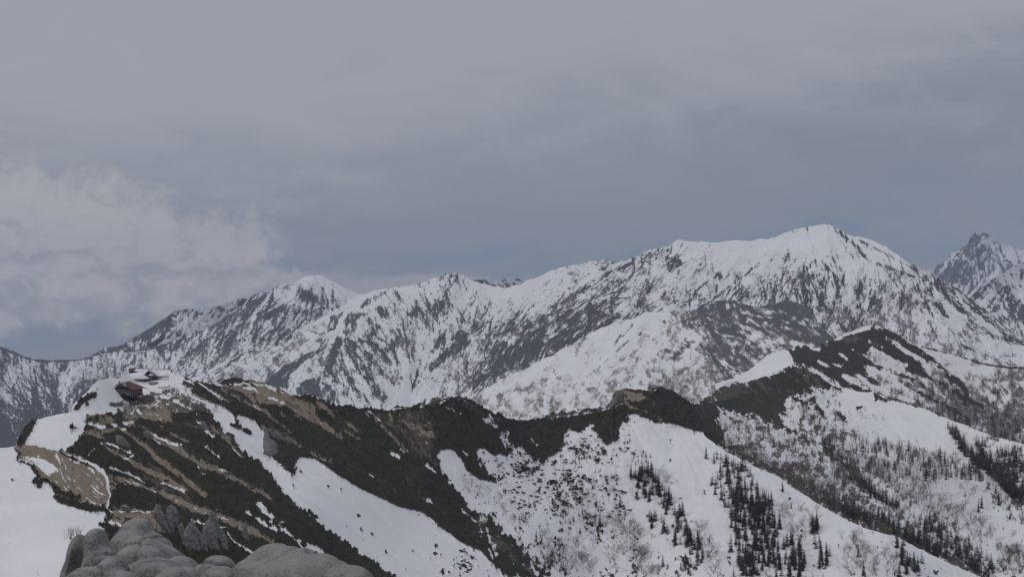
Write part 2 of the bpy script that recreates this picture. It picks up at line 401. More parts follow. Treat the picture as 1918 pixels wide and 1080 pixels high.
# ================================================================== L1 snowy peak on the right edge
sv = Survey(1760, 470, 1960, 760); cv = Cover(sv)
th = sv.direction([(1850, 540, 125), (1900, 520, 70), (1900, 600, 75), (1840, 600, 110), (1918, 680, 80)])
bias = sv.idw([(1830, 540, -1.0), (1900, 500, 0.5), (1912, 530, -1.3), (1880, 540, 0.6), (1868, 560, 0.5), (1840, 570, -0.6), (1890, 575, 1.3), (1912, 580, 1.4), (1860, 600, -0.8), (1900, 620, -0.6), (1900, 680, -0.5), (1826, 545, 0.6), (1918, 545, -1.6), (1875, 520, 0.0)])
l1, l2, f = rockiness(cv, sv, bias, th, 111, wf=(2, 10), wc=(5, 22), a=(0.4, 0.4, 0.7))
g = sv.lic(th, 2, 8, 115); cv.put(GRASS, sv.idw([(1830, 560, -1), (1880, 620, 0.2), (1918, 700, 0.3), (1918, 510, -2), (1880, 540, -1.5)]) + 0.7 * g - 0.2, 0.4, 0.7)
dep = sv.idw([(1800, 500, 7600), (1918, 500, 7900), (1800, 740, 6000), (1918, 740, 6000)])
crest = PT(1760,572, 1800,548, 1815,543, 1835,535, 1855,525, 1872,514, 1884,510, 1896,500, 1905,495, 1912,492, 1918,494, 1960,520)
Tract('mountain', sv, crest, PT(1760,600, 1960,740), dep, 1.6, M_far, cv.a, 0.0012, norm(box_blur(l2, 2)), rough=0.8, seed=2)

# ================================================================== L3b hazy back ridge on the left
sv = Survey(150, 560, 470, 690); cv = Cover(sv)
th = sv.direction([(200, 650, 60), (300, 610, 120), (400, 600, 110)])
bias = sv.idw([(190, 652, 0.9), (225, 643, 0.6), (280, 612, 1.6), (300, 600, 1.9), (320, 585, 0.8), (335, 582, 0.6), (355, 590, 0.4), (310, 620, -0.4), (350, 610, -0.4), (250, 640, 0.3), (400, 590, -0.2)])
l1, l2, f = rockiness(cv, sv, bias, th, 121, wf=(2, 8), wc=(4, 18), a=(0.4, 0.4, 0.6))
dep = sv.idw([(170, 600, 9000), (460, 600, 9000), (300, 680, 8200)])
crest = PT(150,672, 173,665, 193,651, 210,648, 230,645, 250,633, 267,623, 285,612, 300,602, 310,594, 320,587, 337,580, 350,579, 370,578, 400,574, 440,560, 470,560)
Tract('mountain', sv, crest, PT(150,684, 230,672, 300,660, 470,640), dep, 1.6, M_far, cv.a, 0.003, norm(box_blur(l2, 2)), rough=0.8, seed=3, backlen=0.2)

# ================================================================== L3 left range: low wooded wall rising to the domed peak
sv = Survey(-20, 490, 720, 900); cv = Cover(sv)
th = sv.direction([(20, 700, 65), (20, 800, 70), (80, 720, 65), (100, 800, 80), (140, 720, 110), (180, 720, 115), (220, 680, 110), (300, 680, 85), (330, 650, 115),
                   (400, 620, 120), (450, 590, 125), (520, 560, 128), (560, 560, 125), (600, 570, 125), (640, 550, 50), (480, 640, 125), (400, 680, 110), (610, 535, 60)])
bias = sv.idw([(5, 660, 0.4), (30, 690, 0.0), (10, 720, 0.3), (20, 760, 1.7), (15, 810, 2.1), (60, 700, -0.6), (75, 740, 0.4), (60, 790, 1.7), (100, 690, -0.9), (100, 720, -0.2), (110, 770, 1.5),
               (95, 740, 0.3), (130, 680, -0.2), (140, 700, -0.9), (150, 730, 0.3), (160, 760, 0.9), (190, 690, -0.6), (200, 720, 0.2), (240, 680, -0.2), (250, 690, 0.3), (280, 670, 0.0), (300, 690, 0.2), (340, 660, 0.4), (345, 690, 0.2),
               (380, 640, 0.2), (420, 610, 0.5), (460, 580, 0.7), (440, 640, 0.3), (400, 670, 0.2), (470, 560, 0.2), (500, 560, 0.1), (520, 545, -0.7), (560, 530, -1.6), (600, 520, -2.4), (630, 540, -2.2), (660, 545, -1.8),
               (575, 550, 0.8), (590, 560, 0.9), (520, 575, 0.9), (500, 600, 0.5), (620, 570, 0.6), (640, 555, 0.2), (590, 585, 0.3), (560, 600, 0.3), (540, 560, -0.5), (480, 620, 0.5), (540, 610, 0.0), (500, 640, -0.2), (460, 660, 0.1)])
l1, l2, f = rockiness(cv, sv, bias, th, 131, wf=(2, 18), wc=(5, 40), a=(0.6, 0.4, 0.35), extra=0.5 * sv.ribs(th, 6, 55, 138, 0.4, 0.22))
for P, w in [(m2_(1665,270, 1700,265, 1760,300, 1820,330, 1760,345, 1690,350), 1), (m2_(1540,400, 1620,345, 1600,400, 1560,420), 1), (m2_(1370,360, 1520,280, 1480,330, 1400,400), 0.6), (m2_(1180,480, 1310,400, 1340,410, 1230,470), 0.8)]:
    cv.put(ROCK, sv.sdf(P) + 2.5 * l1, 1.2, 0.75)
for P in [m2_(-10,590, 100,632, 190,662, 260,672, 430,665, 520,655, 520,663, 430,675, 260,684, 180,674, 90,645, -10,606), m2_(690,615, 830,605, 950,570, 960,578, 850,612, 700,628)]:
    cv.put(ROCK, sv.sdf(P) + 1.5 * l1, 0.8, 0.9)
w = sv.idw([(50, 700, 0.1), (100, 700, 0.5), (150, 690, 0.5), (250, 700, 0.2), (300, 670, 0.2), (450, 680, 0.6), (500, 650, 0.4), (580, 600, 0.0), (600, 530, -2), (480, 560, -0.6), (20, 800, 0.2)])
cv.a[..., GRASS] += (1 - cv.a.sum(-1)) * 0.55 * sig(w + 0.8 * sv.lic(th, 1, 8, 140) + 0.5 * fbm(sv.h, sv.w, 20, 4, 8) - 0.3, 0.35)
dep = sv.rbf([(0, 649, 7200), (115, 673, 7400), (230, 655, 7600), (367, 623, 7700), (500, 545, 8000), (590, 516, 8300), (667, 548, 8300), (0, 850, 5600), (200, 850, 5700), (400, 720, 6600), (500, 720, 6300), (560, 620, 7400)])
crest = PT(-20,643, 0,649, 15,652, 33,660, 50,668, 67,672, 90,674, 117,673, 147,673, 173,668, 200,662, 230,655, 257,654, 283,650, 300,645, 317,640, 340,630, 367,622, 400,607, 415,597, 433,583, 445,576, 457,570, 465,558, 473,553, 487,548, 500,545, 512,540, 525,534, 533,532, 548,530, 558,525, 567,520, 577,517, 587,516, 598,516, 607,518, 620,525, 633,533, 650,542, 667,548, 690,556, 720,570)
Tract('mountain', sv, crest, PT(-20,860, 150,860, 240,760, 330,740, 420,740, 560,680, 720,620), dep, 1.6, M_far, cv.a, 0.0012, norm(box_blur(l2, 2)) - 8.0 * spurs(sv, [(PT(587,516, 560,560, 530,600, 490,650), 13), (PT(533,532, 500,580, 470,620), 10), (PT(457,570, 420,630, 390,680), 11), (PT(367,622, 345,670, 330,720), 10), (PT(283,650, 280,700), 9), (PT(230,655, 205,710, 190,770), 9), (PT(147,673, 130,730, 120,800), 12), (PT(67,672, 90,730, 110,800), 9), (PT(0,649, 30,710, 50,800), 12), (PT(620,525, 640,555), 8)]), rough=0.7, seed=4)

# small summits behind the central crest
sv = Survey(860, 500, 1030, 570); cv = Cover(sv)
th = sv.direction([(900, 530, 40), (960, 530, 30)])
l1, l2, f = rockiness(cv, sv, sv.idw([(905, 527, 1.2), (925, 530, 0.9), (930, 536, 0.6), (955, 525, 0.8), (965, 532, 1.0), (940, 528, -1.2), (980, 527, -0.6), (945, 535, -0.6)]), th, 151, wf=(2, 6), wc=(4, 14), a=(0.4, 0.4, 0.5))
dep = sv.idw([(860, 520, 7400), (1020, 520, 7400)])
Tract('mountain', sv, m3_(1080,235, 1180,220, 1230,218, 1290,248, 1325,213, 1370,225, 1410,212, 1445,235, 1560,280), PT(860,545, 1030,560), dep, 1.6, M_far, cv.a, 0.002, norm(l2), rough=0.5, seed=5)

# ================================================================== L5 the great central massif
sv = Survey(340, 400, 1960, 830); cv = Cover(sv)
th = sv.direction([(400, 690, 150), (460, 680, 145), (520, 660, 140), (560, 640, 140), (600, 620, 140), (640, 590, 130), (660, 560, 130), (560, 700, 145), (500, 740, 60), (570, 740, 60), (600, 720, 62), (640, 700, 62), (660, 640, 60), (700, 700, 62), (700, 640, 58),
                   (720, 580, 62), (745, 570, 65), (770, 570, 72), (800, 620, 72), (780, 680, 75), (820, 580, 80), (760, 740, 90), (800, 720, 110), (850, 560, 80), (840, 620, 110), (840, 700, 122),
                   (900, 560, 115), (900, 640, 125), (900, 720, 135), (980, 540, 125), (980, 620, 130), (1040, 560, 133), (1040, 620, 135), (1120, 560, 135), (1200, 500, 128), (1160, 540, 130), (1240, 480, 125), (1250, 550, 130), (1300, 500, 125),
                   (1340, 540, 125), (1400, 500, 130), (1420, 540, 130), (1450, 480, 120), (1480, 520, 128), (1500, 480, 115), (1530, 520, 95), (1560, 500, 55), (1540, 560, 60), (1500, 580, 55), (1580, 460, 35), (1600, 520, 95), (1580, 560, 105), (1620, 560, 110), (1640, 510, 105),
                   (1660, 560, 112), (1700, 560, 112), (1640, 470, 40), (1700, 500, 40), (1740, 540, 70), (1760, 560, 50), (1820, 580, 42), (1880, 620, 42), (1750, 620, 75), (1700, 640, 90), (1850, 680, 70), (1918, 650, 40), (1640, 590, 100), (1560, 600, 80), (1470, 580, 60)])
bias = sv.idw([(680, 570, 0.0), (700, 552, -1.6), (760, 545, -1.2), (800, 540, -1.2), (830, 525, -0.3), (850, 520, 0.3), (880, 530, -0.9), (920, 545, -1.8), (960, 550, -1.8), (900, 555, -1.2), (1000, 545, -1.3), (1040, 520, -0.9), (1100, 505, -1.4), (1150, 500, -1.4),
               (620, 580, -1.2), (600, 620, -0.7), (560, 650, -0.7), (520, 670, -0.8), (460, 690, -0.7), (400, 720, -0.8), (580, 640, -0.8), (640, 570, -1.3), (660, 590, -0.6), (680, 600, -0.2),
               (740, 560, 0.2), (780, 560, -0.4), (770, 600, 0.3), (740, 640, 0.1), (800, 600, 0.1), (820, 570, 0.3), (820, 590, 0.4), (700, 640, 0.2), (720, 700, -0.3), (760, 700, -1.1), (760, 745, -1.4), (790, 740, -1.3), (800, 660, -1.0), (780, 640, -0.2), (860, 600, 0.2), (830, 640, -0.5),
               (900, 600, 0.2), (880, 630, 0.1), (930, 590, 0.2), (860, 680, -0.5), (840, 730, -0.8), (900, 690, 0.0), (880, 730, 0.0), (940, 650, 0.2), (960, 620, 0.3), (980, 580, -0.1), (930, 690, 0.4), (1000, 640, 0.6), (960, 660, 0.6), (1040, 590, 0.4), (1020, 560, -0.1),
               (1080, 560, 0.3), (1080, 590, 0.5), (1060, 630, 0.8), (1120, 520, -0.6), (1130, 560, 0.2), (1160, 560, 0.1), (1140, 590, 0.5), (1180, 500, -0.5), (1220, 480, -0.4), (1240, 490, 0.4), (1210, 500, 0.2), (1260, 470, -0.7), (1250, 485, 0.4), (1280, 470, -1.2), (1200, 530, 0.1), (1230, 550, 0.0), (1260, 520, -0.8),
               (1340, 465, -1.6), (1300, 500, -1.0), (1350, 510, -0.5), (1310, 550, 0.0), (1280, 560, 0.3), (1400, 480, -1.5), (1400, 520, -0.2), (1380, 545, -0.1), (1420, 550, 0.0), (1450, 450, -1.8), (1520, 440, -2.2), (1490, 460, -1.3), (1460, 500, -0.5), (1500, 500, 0.2), (1540, 500, 0.1),
               (1480, 540, 0.6), (1440, 560, 0.4), (1520, 560, 0.5), (1560, 560, 0.2), (1500, 590, 0.6), (1540, 600, 0.3), (1550, 470, -0.9), (1590, 490, -1.8), (1620, 490, -1.2), (1600, 500, -0.6), (1560, 580, 0.1), (1600, 550, 0.1), (1640, 540, 0.1), (1650, 570, 0.0), (1680, 530, 0.3), (1700, 560, 0.2), (1740, 560, 0.5),
               (1600, 440, -0.8), (1650, 460, -0.9), (1700, 495, -0.6), (1600, 590, -0.6), (1660, 600, -1.2), (1700, 610, -1.2), (1740, 600, -1.0), (1780, 600, -1.0), (1820, 640, -1.3), (1760, 650, -1.3), (1850, 640, -1.3), (1900, 670, -1.3), (1830, 610, 0.3), (1720, 680, -1.2), (1880, 700, -1.3)])
l1 = norm(sv.ribs(th, 1, 16, 161, 0.35, 0.36) + 0.7 * sv.lic(th, 1, 26, 169, 0.25)); l2 = sv.ribs(th, 2.0, 40, 162, 0.35, 0.24); g = fbm(sv.h, sv.w, 7, 4, 163, 0.85); g2 = fbm(sv.h, sv.w, 26, 3, 164, 0.7)
txt = 0.60 * l1 + 0.50 * l2 + 0.14 * g + 0.26 * g2 - 0.22
sp = spurs(sv, [(PT(738,537, 700,575, 670,605, 633,637, 600,680, 583,707, 560,745), 16), (PT(855,512, 840,560, 812,600, 792,645), 13), (PT(715,541, 745,590, 762,640, 768,690), 10), (PT(640,640, 680,690, 715,745), 9), (PT(598,690, 640,755), 8),
    (PT(1040,505, 1000,560, 940,640, 900,700, 855,745), 14), (PT(1085,494, 1040,560, 990,620, 960,680), 10), (PT(1130,490, 1090,550, 1030,630, 990,680), 13), (PT(1200,480, 1160,545, 1100,605), 12), (PT(1275,450, 1240,500, 1200,550, 1150,600), 13), (PT(1340,454, 1290,520, 1250,570), 10),
    (PT(1400,452, 1365,510, 1310,565), 11), (PT(1470,437, 1430,500, 1380,560), 10), (PT(1545,420, 1553,468, 1532,500, 1475,550, 1440,578), 14), (PT(1553,468, 1600,492, 1660,512, 1705,530, 1724,548), 11), (PT(1610,500, 1598,540, 1585,590), 8), (PT(1665,515, 1655,560, 1645,600), 8), (PT(1705,532, 1700,570, 1690,600), 7),
    (PT(1724,545, 1750,580, 1775,610), 9), (PT(900,525, 890,590, 860,650), 10), (PT(960,540, 930,600, 890,650), 9), (PT(500,648, 470,690, 440,720), 12), (PT(567,612, 540,650, 490,713), 13), (PT(660,560, 610,600, 567,640, 520,700), 12)])
sp2 = -spurs(sv, [(PT(810,600, 790,680, 765,750), 16), (PT(700,600, 720,660, 740,720), 8), (PT(1590,520, 1560,590), 9), (PT(1500,470, 1450,520, 1400,570), 9), (PT(1230,470, 1190,530, 1130,590), 9), (PT(1000,520, 960,590, 900,670), 9)])
bigrib = box_blur(sv.lic(th, 13, 90, 168, 0.3), 5)
# darker rock and wooded ribs, plus the left ridge's shading painted in as rock
ribs = [m3_(510,390, 540,340, 600,310, 690,270, 660,310, 600,350, 540,380), m3_(700,265, 730,280, 760,350, 740,350, 700,320), m3_(330,520, 360,430, 430,400, 420,430, 380,500),
        m3_(430,480, 450,410, 520,400, 560,410, 600,380, 540,430, 480,460), m3_(150,850, 200,790, 260,770, 330,770, 370,830, 420,920, 330,910, 260,890, 200,880),
        m3_(-10,800, 100,700, 190,650, 280,610, 330,605, 200,685, 150,740, 120,830, 60,820, 0,830), m3_(1300,640, 1440,530, 1560,470, 1640,440, 1600,520, 1550,620, 1480,690, 1280,770, 1250,720),  # first outline: shading of the left ridge, put into the rock cover
        m3_(1600,500, 1700,380, 1800,360, 1890,330, 1918,480, 1800,520, 1700,580, 1590,640), m3_(560,540, 610,470, 640,480, 620,520, 580,560), m3_(930,360, 990,330, 1000,370, 960,440, 930,430, 910,400), m3_(600,380, 640,360, 700,440, 640,440),
        m4_(-10,510, 60,470, 130,450, 170,470, 120,500, 60,530, -10,560), m4_(1180,320, 1215,330, 1200,440, 1175,450), m4_(1380,330, 1410,320, 1390,440, 1365,465), m4_(1465,350, 1480,360, 1430,450, 1410,460),
        m4_(1460,380, 1500,400, 1530,490, 1490,450), m4_(1540,390, 1590,480, 1570,482, 1520,420), m4_(1250,380, 1290,400, 1220,470, 1205,500, 1235,430), m4_(560,280, 590,275, 600,310, 580,325),
        m4_(1045,205, 1075,210, 1080,225, 1050,215), m4_(340,210, 400,220, 420,240, 370,290, 350,270), m4_(60,255, 90,250, 80,275, 60,275), m4_(130,270, 190,230, 200,240, 150,285)]
for P in ribs: cv_f = None; bias = np.maximum(bias, np.minimum(sv.sdf(P) * 0.35, 0.75) - 0.05)
for P, w in [(m3_(400,560, 370,650, 330,750), 34), (m3_(470,620, 530,720, 590,800, 650,880), 40), (m3_(420,690, 480,800, 560,930), 38), (m3_(450,560, 560,640, 640,730, 700,800), 22), (m3_(520,560, 620,590, 690,690), 22), (m3_(680,470, 740,560, 800,650), 22), (m3_(700,560, 730,680), 18), (m3_(860,700, 780,920), 10), (m3_(1180,470, 1060,590, 920,720), 30), (m3_(1240,460, 1140,560, 1040,640), 26), (m3_(1000,500, 930,620), 18), (m3_(1900,290, 1700,400, 1440,560), 16),
             (m4_(1550,310, 1650,390, 1750,470, 1918,600), 38), (m4_(1110,105, 1180,165, 1240,235, 1330,262, 1440,305), 16), (m4_(1190,140, 1300,195, 1400,245, 1500,310), 7), (m4_(1440,300, 1520,330, 1600,410, 1700,500, 1780,560, 1880,588), 20),
             (m4_(760,240, 640,330, 540,410), 9), (m4_(900,250, 820,360), 8), (m4_(1000,230, 900,330, 820,410), 22), (m4_(1010,380, 1080,470, 1130,540), 16), (m4_(1060,300, 1110,400, 1180,500), 10), (m4_(940,400, 1010,500, 1070,580), 18), (m4_(1110,400, 1160,480), 12), (m4_(1030,230, 1090,300, 1100,360), 10), (m4_(500,240, 440,330, 370,440), 7), (m4_(1640,600, 1740,640, 1840,680, 1918,700), 2)]:
    bias = np.maximum(bias, np.clip(sv.stroke(P, w * 0.45) * 0.30, -3, 0.65) - 0.05)
# clean snow gullies and fields
for P, w in [(m3_(420,590, 450,700, 520,830, 560,940), 10), (m3_(400,610, 400,700, 440,830), 9), (m3_(660,860, 600,720, 500,600), 6), (m3_(640,640, 720,800, 760,930), 12), (m3_(860,600, 820,750, 780,930), 26), (m3_(900,700, 860,850, 800,940), 16), (m3_(960,520, 870,680), 10),
             (m3_(1180,560, 1040,720, 840,940), 8), (m3_(1730,480, 1550,560), 5), (m3_(1800,350, 1640,470, 1560,570), 7), (m4_(1520,300, 1440,400, 1380,500, 1300,570), 12), (m4_(1330,330, 1310,430, 1200,540), 12), (m4_(1230,330, 1180,420, 1150,480), 8), (m4_(1470,400, 1440,470, 1400,560), 22), (m4_(1060,560, 960,470, 900,420), 6),
             (m4_(1230,230, 1330,290, 1450,310), 8), (m4_(1150,250, 1180,330), 22), (m4_(1350,260, 1440,290, 1510,300), 5), (m4_(1680,480, 1710,500), 14), (m4_(1600,460, 1700,560, 1800,600, 1918,620), 28), (m4_(1240,180, 1360,230, 1470,290), 6)]:
    bias = np.minimum(bias, -np.clip(sv.stroke(P, w * 0.42) * 0.35, -3, 1.3) + 0.1)
f = np.maximum(bias, -1.45) + txt
cv.put(ROCK, f, 0.18)
w = sv.idw([(400, 700, 0.4), (450, 690, 0.5), (520, 690, 0.5), (600, 640, 0.2), (640, 600, -0.3), (700, 560, -2), (560, 720, 0.1), (720, 680, 0.2), (760, 640, 0.2), (800, 700, -0.4), (760, 740, -0.6), (860, 700, 0.5), (900, 640, 0.5), (920, 700, 0.7), (1000, 600, 0.6), (1000, 660, 0.9), (1080, 600, 0.6), (1080, 540, 0.0), (900, 560, -1.4), (1000, 540, -1.8),
            (1200, 560, 0.1), (1300, 540, 0.0), (1300, 470, -2.5), (1450, 450, -2.5), (1550, 440, -2.5), (1400, 540, 0.0), (1500, 530, 0.3), (1600, 560, 0.3), (1600, 600, 0.8), (1640, 610, 1.0), (1700, 620, 0.6), (1760, 600, -0.9), (1720, 650, 0.8), (1800, 660, 0.7), (1880, 700, 0.6), (1900, 650, -1.2), (1600, 480, -1.8), (1660, 480, -1.5), (1680, 560, 0.3)])
fg = w + 0.5 * sv.lic(th, 1, 8, 165) + 0.5 * fbm(sv.h, sv.w, 14, 5, 166, 0.8) - 0.45
cv.a[..., GRASS] += (1 - cv.a.sum(-1)) * 0.75 * sig(fg, 0.3)
dep = sv.rbf([(365, 705, 6500), (460, 660, 6700), (567, 612, 6900), (675, 555, 7000), (740, 540, 6900), (855, 512, 6900), (960, 550, 6600), (1040, 503, 6300), (1200, 478, 6000), (1275, 450, 5900), (1400, 450, 5800), (1545, 420, 5700), (1620, 450, 5300), (1750, 520, 4800), (1918, 640, 4200),
              (380, 780, 5800), (560, 760, 5200), (633, 640, 5900), (780, 790, 4700), (780, 640, 6000), (950, 700, 4800), (1100, 620, 4500), (1300, 600, 4500), (1500, 600, 4500), (1580, 650, 4300), (1800, 700, 3800), (1918, 760, 3500), (1640, 620, 4300), (900, 800, 4500)])
crest = PT(340,722, 363,704, 380,697, 410,681, 440,668, 467,657, 500,648, 532,641, 550,630, 567,612, 590,601, 610,590, 628,578, 643,567, 660,560, 673,553, 700,545, 715,541, 738,537, 760,535, 785,530, 800,526, 815,519, 835,514, 845,515, 852,511, 860,510, 868,514, 880,523, 900,530, 925,535, 950,538, 975,533, 985,525, 1000,520, 1020,512, 1037,505, 1060,498, 1085,494, 1110,489, 1130,488, 1151,490, 1172,487, 1185,482, 1210,470, 1235,465, 1255,458, 1268,450, 1274,448, 1285,450, 1310,453, 1345,454, 1365,452, 1375,451, 1400,452, 1420,449, 1436,446, 1450,444, 1470,435, 1490,429, 1510,426, 1530,421, 1545,419, 1560,424, 1575,431, 1585,436, 1600,443, 1622,446, 1640,452, 1660,462, 1675,473, 1690,483, 1705,493, 1720,499, 1735,508, 1748,514, 1765,523, 1780,533, 1800,544, 1820,560, 1840,574, 1860,590, 1885,612, 1905,628, 1918,640, 1960,670)
L5 = Tract('mountain', sv, crest, PT(340,790, 480,800, 700,810, 960,810, 1050,720, 1150,660, 1300,640, 1450,640, 1560,690, 1800,720, 1960,780), dep, 1.5, M_far, cv.a, 0.0012, norm(box_blur(l2, 3)) + 1.6 * norm(bigrib) - 9.0 * sp - 6.0 * sp2, rough=0.9, seed=6)

# ================================================================== L6 middle ridge in front of the massif
sv = Survey(840, 550, 1960, 840); cv = Cover(sv)
th = sv.direction([(950, 720, 125), (1100, 680, 122), (1200, 680, 115), (1280, 700, 115), (1300, 620, 50), (1360, 600, 38), (1420, 620, 38), (1480, 600, 35), (1540, 620, 35), (1400, 680, 45)])
l1 = sv.lic(th, 1, 16, 171, 0.4); l2 = sv.lic(th, 3.5, 40, 172, 0.35); g = fbm(sv.h, sv.w, 8, 5, 173, 0.8)
bias = sv.idw([(950, 740, -2), (1100, 680, -2), (1200, 600, -2), (1250, 640, -2), (1280, 700, -1.8), (1300, 720, -1.8), (1310, 630, -0.8), (1360, 580, 1.3), (1400, 590, 0.8), (1340, 600, 0.9), (1320, 590, 0.6), (1440, 600, 0.6), (1480, 580, 1.2), (1500, 600, 0.9), (1520, 620, 0.9), (1400, 640, 0.2), (1450, 650, -0.8), (1500, 645, -0.8), (1390, 660, 0.2), (1360, 640, 0.9), (1420, 660, -0.6), (1550, 630, 1.0), (1540, 590, 0.4)])
for P, w in [(m4_(530,482, 580,510, 625,535), 14), (m4_(640,490, 700,530, 780,580), 8), (m4_(700,480, 780,530, 860,570, 980,600), 10), (m4_(730,540, 800,580, 900,590, 980,605), 30), (m4_(680,455, 715,470), 8), (m4_(850,500, 900,540, 940,560), 4), (m4_(900,480, 1000,540, 1050,580), 4), (m4_(600,570, 640,600, 650,640), 20), (m4_(750,560, 700,600), 12), (m4_(840,440, 900,480, 1000,550), 4)]:
    bias = np.minimum(bias, -np.clip(sv.stroke(P, w * 0.43) * 0.4, -3, 1.6) + 0.1)
for P, w in [(m4_(320,490, 340,500), 8), (m4_(0,740, 60,690, 170,590, 230,550), 5), (m4_(380,655, 420,620, 480,575), 16), (m4_(340,620, 360,625), 10), (m4_(200,420+90, 150,560, 110,600), 3), (m4_(270,450, 300,452, 440,455), 3), (m4_(500,540, 560,560, 580,590), 9), (m4_(400,740, 420,715), 4), (m4_(650,600, 670,640, 700,690), 26), (m4_(640,520, 700,590, 760,640), 16)]:
    bias = np.maximum(bias, np.clip(sv.stroke(P, w * 0.43) * 0.3, -3, 0.8) - 0.2)
bias = np.maximum(bias, np.clip(sv.sdf(m4_(440,455, 510,430, 600,398, 700,425, 640,450, 560,470, 600,500, 700,560, 780,640, 740,650, 680,600, 640,570, 560,560, 500,500)) * 0.3, -3, 0.45))
f = bias + 0.38 * l1 + 0.36 * l2 + 0.36 * g - 0.1
cv.put(ROCK, f, 0.3)
w = sv.idw([(900, 760, 0.7), (950, 710, 0.2), (1000, 740, 0.8), (1000, 690, -0.3), (1060, 680, -0.8), (1100, 660, 0.1), (1150, 620, -1.5), (1220, 600, -2), (1100, 740, 0.4), (1060, 720, 0.6), (1160, 700, 0.3), (1200, 640, 0.4), (1200, 700, -0.2), (1260, 640, 0.7), (1280, 620, 0.3), (1240, 720, 0.9), (1300, 700, 0.9), (1300, 740, 0.9), (1360, 700, 0.5), (1340, 640, 0.4), (1250, 670, -0.3), (1420, 640, 0.2), (1700, 660, 0.5), (1800, 680, 0.8), (1900, 720, 1.0)])
fg = w + 0.35 * sv.lic(th, 1, 6, 175) + 0.50 * fbm(sv.h, sv.w, 12, 5, 176, 0.85) + 0.36 * sv.lic(th, 6, 45, 177, 0.5) - 0.52
cv.a[..., GRASS] += (1 - cv.a.sum(-1)) * 0.75 * sig(fg, 0.35)
dep = sv.rbf([(860, 760, 3000), (1000, 680, 3300), (1151, 607, 3600), (1215, 583, 3700), (1300, 583, 3600), (1360, 562, 3600), (1471, 565, 3500), (1569, 637, 2900), (1000, 800, 2500), (1200, 760, 2500), (1300, 780, 2400), (1480, 670, 2700), (1400, 720, 2500), (1280, 640, 3200), (1840, 685, 2700), (1918, 800, 2300)])
crest = PT(840,768, 875,748, 900,735, 930,715, 960,700, 985,690, 1010,676, 1035,664, 1060,648, 1085,635, 1100,625, 1125,615, 1151,607, 1175,600, 1195,590, 1215,582, 1240,583, 1270,583, 1292,582, 1310,576, 1325,571, 1340,565, 1356,561, 1375,562, 1390,568, 1405,573, 1425,572, 1445,568, 1460,564, 1471,561, 1490,566, 1505,575, 1520,590, 1535,608, 1550,622, 1569,637, 1600,660, 1650,700)
L6 = Tract('ridge', sv, crest, PT(840,800, 960,815, 1150,800, 1280,800, 1340,780, 1400,760, 1480,720, 1560,730, 1650,750), dep, 1.4, M_mid, cv.a, 0.0010, norm(box_blur(l2, 3)) + 1.6 * norm(box_blur(sv.lic(th, 12, 80, 178, 0.25), 5)) - 9.0 * spurs(sv, [(PT(1300,583, 1322,610, 1345,640, 1370,675, 1392,700), 15), (PT(1215,585, 1160,650, 1100,720), 12), (PT(1151,607, 1090,660, 1030,730), 10), (PT(1270,590, 1250,650, 1215,720), 11), (PT(1060,650, 1000,710, 960,760), 9), (PT(1320,612, 1300,670, 1270,730), 9), (PT(1370,565, 1430,600, 1490,640), 9), (PT(1440,570, 1500,600, 1550,640), 8)]), rough=1.2, seed=7)

# ================================================================== ND spur far right, dark tree line on its edge
sv = Survey(1660, 620, 1960, 880); cv = Cover(sv)
th = sv.direction([(1750, 680, 50), (1850, 720, 60), (1900, 800, 60)])
cv.put(GRASS, sv.idw([(1740, 670, -0.8), (1790, 690, -0.8), (1850, 700, 0.6), (1900, 720, 0.9), (1800, 740, 0.7), (1760, 720, 0.4), (1850, 780, 1.2), (1900, 800, 1.5), (1890, 700, 0.2)]) + 0.4 * sv.lic(th, 1, 10, 181) + 0.6 * fbm(sv.h, sv.w, 14, 5, 182, 0.8) - 0.4, 0.35, 0.8)
cv.put(PINE, sv.stroke(PT(1728,649, 1788,663, 1841,681, 1890,688, 1918,689), 3.0) + 1.0 * fbm(sv.h, sv.w, 4, 2, 183), 0.7, 0.85)
dep = sv.rbf([(1728, 648, 2700), (1841, 680, 2700), (1918, 687, 2700), (1740, 800, 2350), (1918, 840, 2200)])
ND = Tract('ridge', sv, PT(1660,640, 1700,641, 1728,648, 1760,655, 1788,661, 1815,670, 1841,679, 1870,684, 1918,687, 1960,690), PT(1660,760, 1960,870), dep, 1.5, M_mid, cv.a, 0, None, rough=0.6, seed=8)

# ================================================================== NC dark knoll and its long spurs
sv = Survey(1340, 590, 1960, 940); cv = Cover(sv)
th = sv.direction([(1400, 700, 150), (1500, 680, 35), (1600, 680, 35), (1700, 720, 40), (1800, 780, 42), (1900, 850, 42)])
l1 = sv.lic(th, 2, 20, 191, 0.3); l2 = sv.lic(th, 5, 45, 192, 0.2); g = fbm(sv.h, sv.w, 8, 4, 193, 0.8)
def dens(w, fine, seed, cell=12, off=0.35, amt=0.8, soft=0.3):
    fg = w + 0.45 * fine + 0.55 * fbm(sv.h, sv.w, cell, 5, seed, 0.8) - off
    cv.put(GRASS, fg, soft, amt)
fine = sv.lic(np.full_like(th, math.radians(95)), 1, 6, 194)
dens(sv.idw([(1400, 690, -2.5), (1450, 670, -2.5), (1500, 690, -1), (1620, 740, 0.0), (1680, 720, 0.6), (1660, 700, -0.6), (1720, 740, 0.8), (1760, 760, 1.0), (1700, 680, -0.8), (1650, 730, 0.4), (1740, 700, 0.3), (1780, 740, 0.6), (1800, 800, 1.2), (1860, 800, 1.2), (1918, 850, 1.3), (1640, 760, 0.6), (1700, 770, 1.0), (1850, 850, 1.2), (1600, 720, -0.6)]), fine, 195, off=0.25)
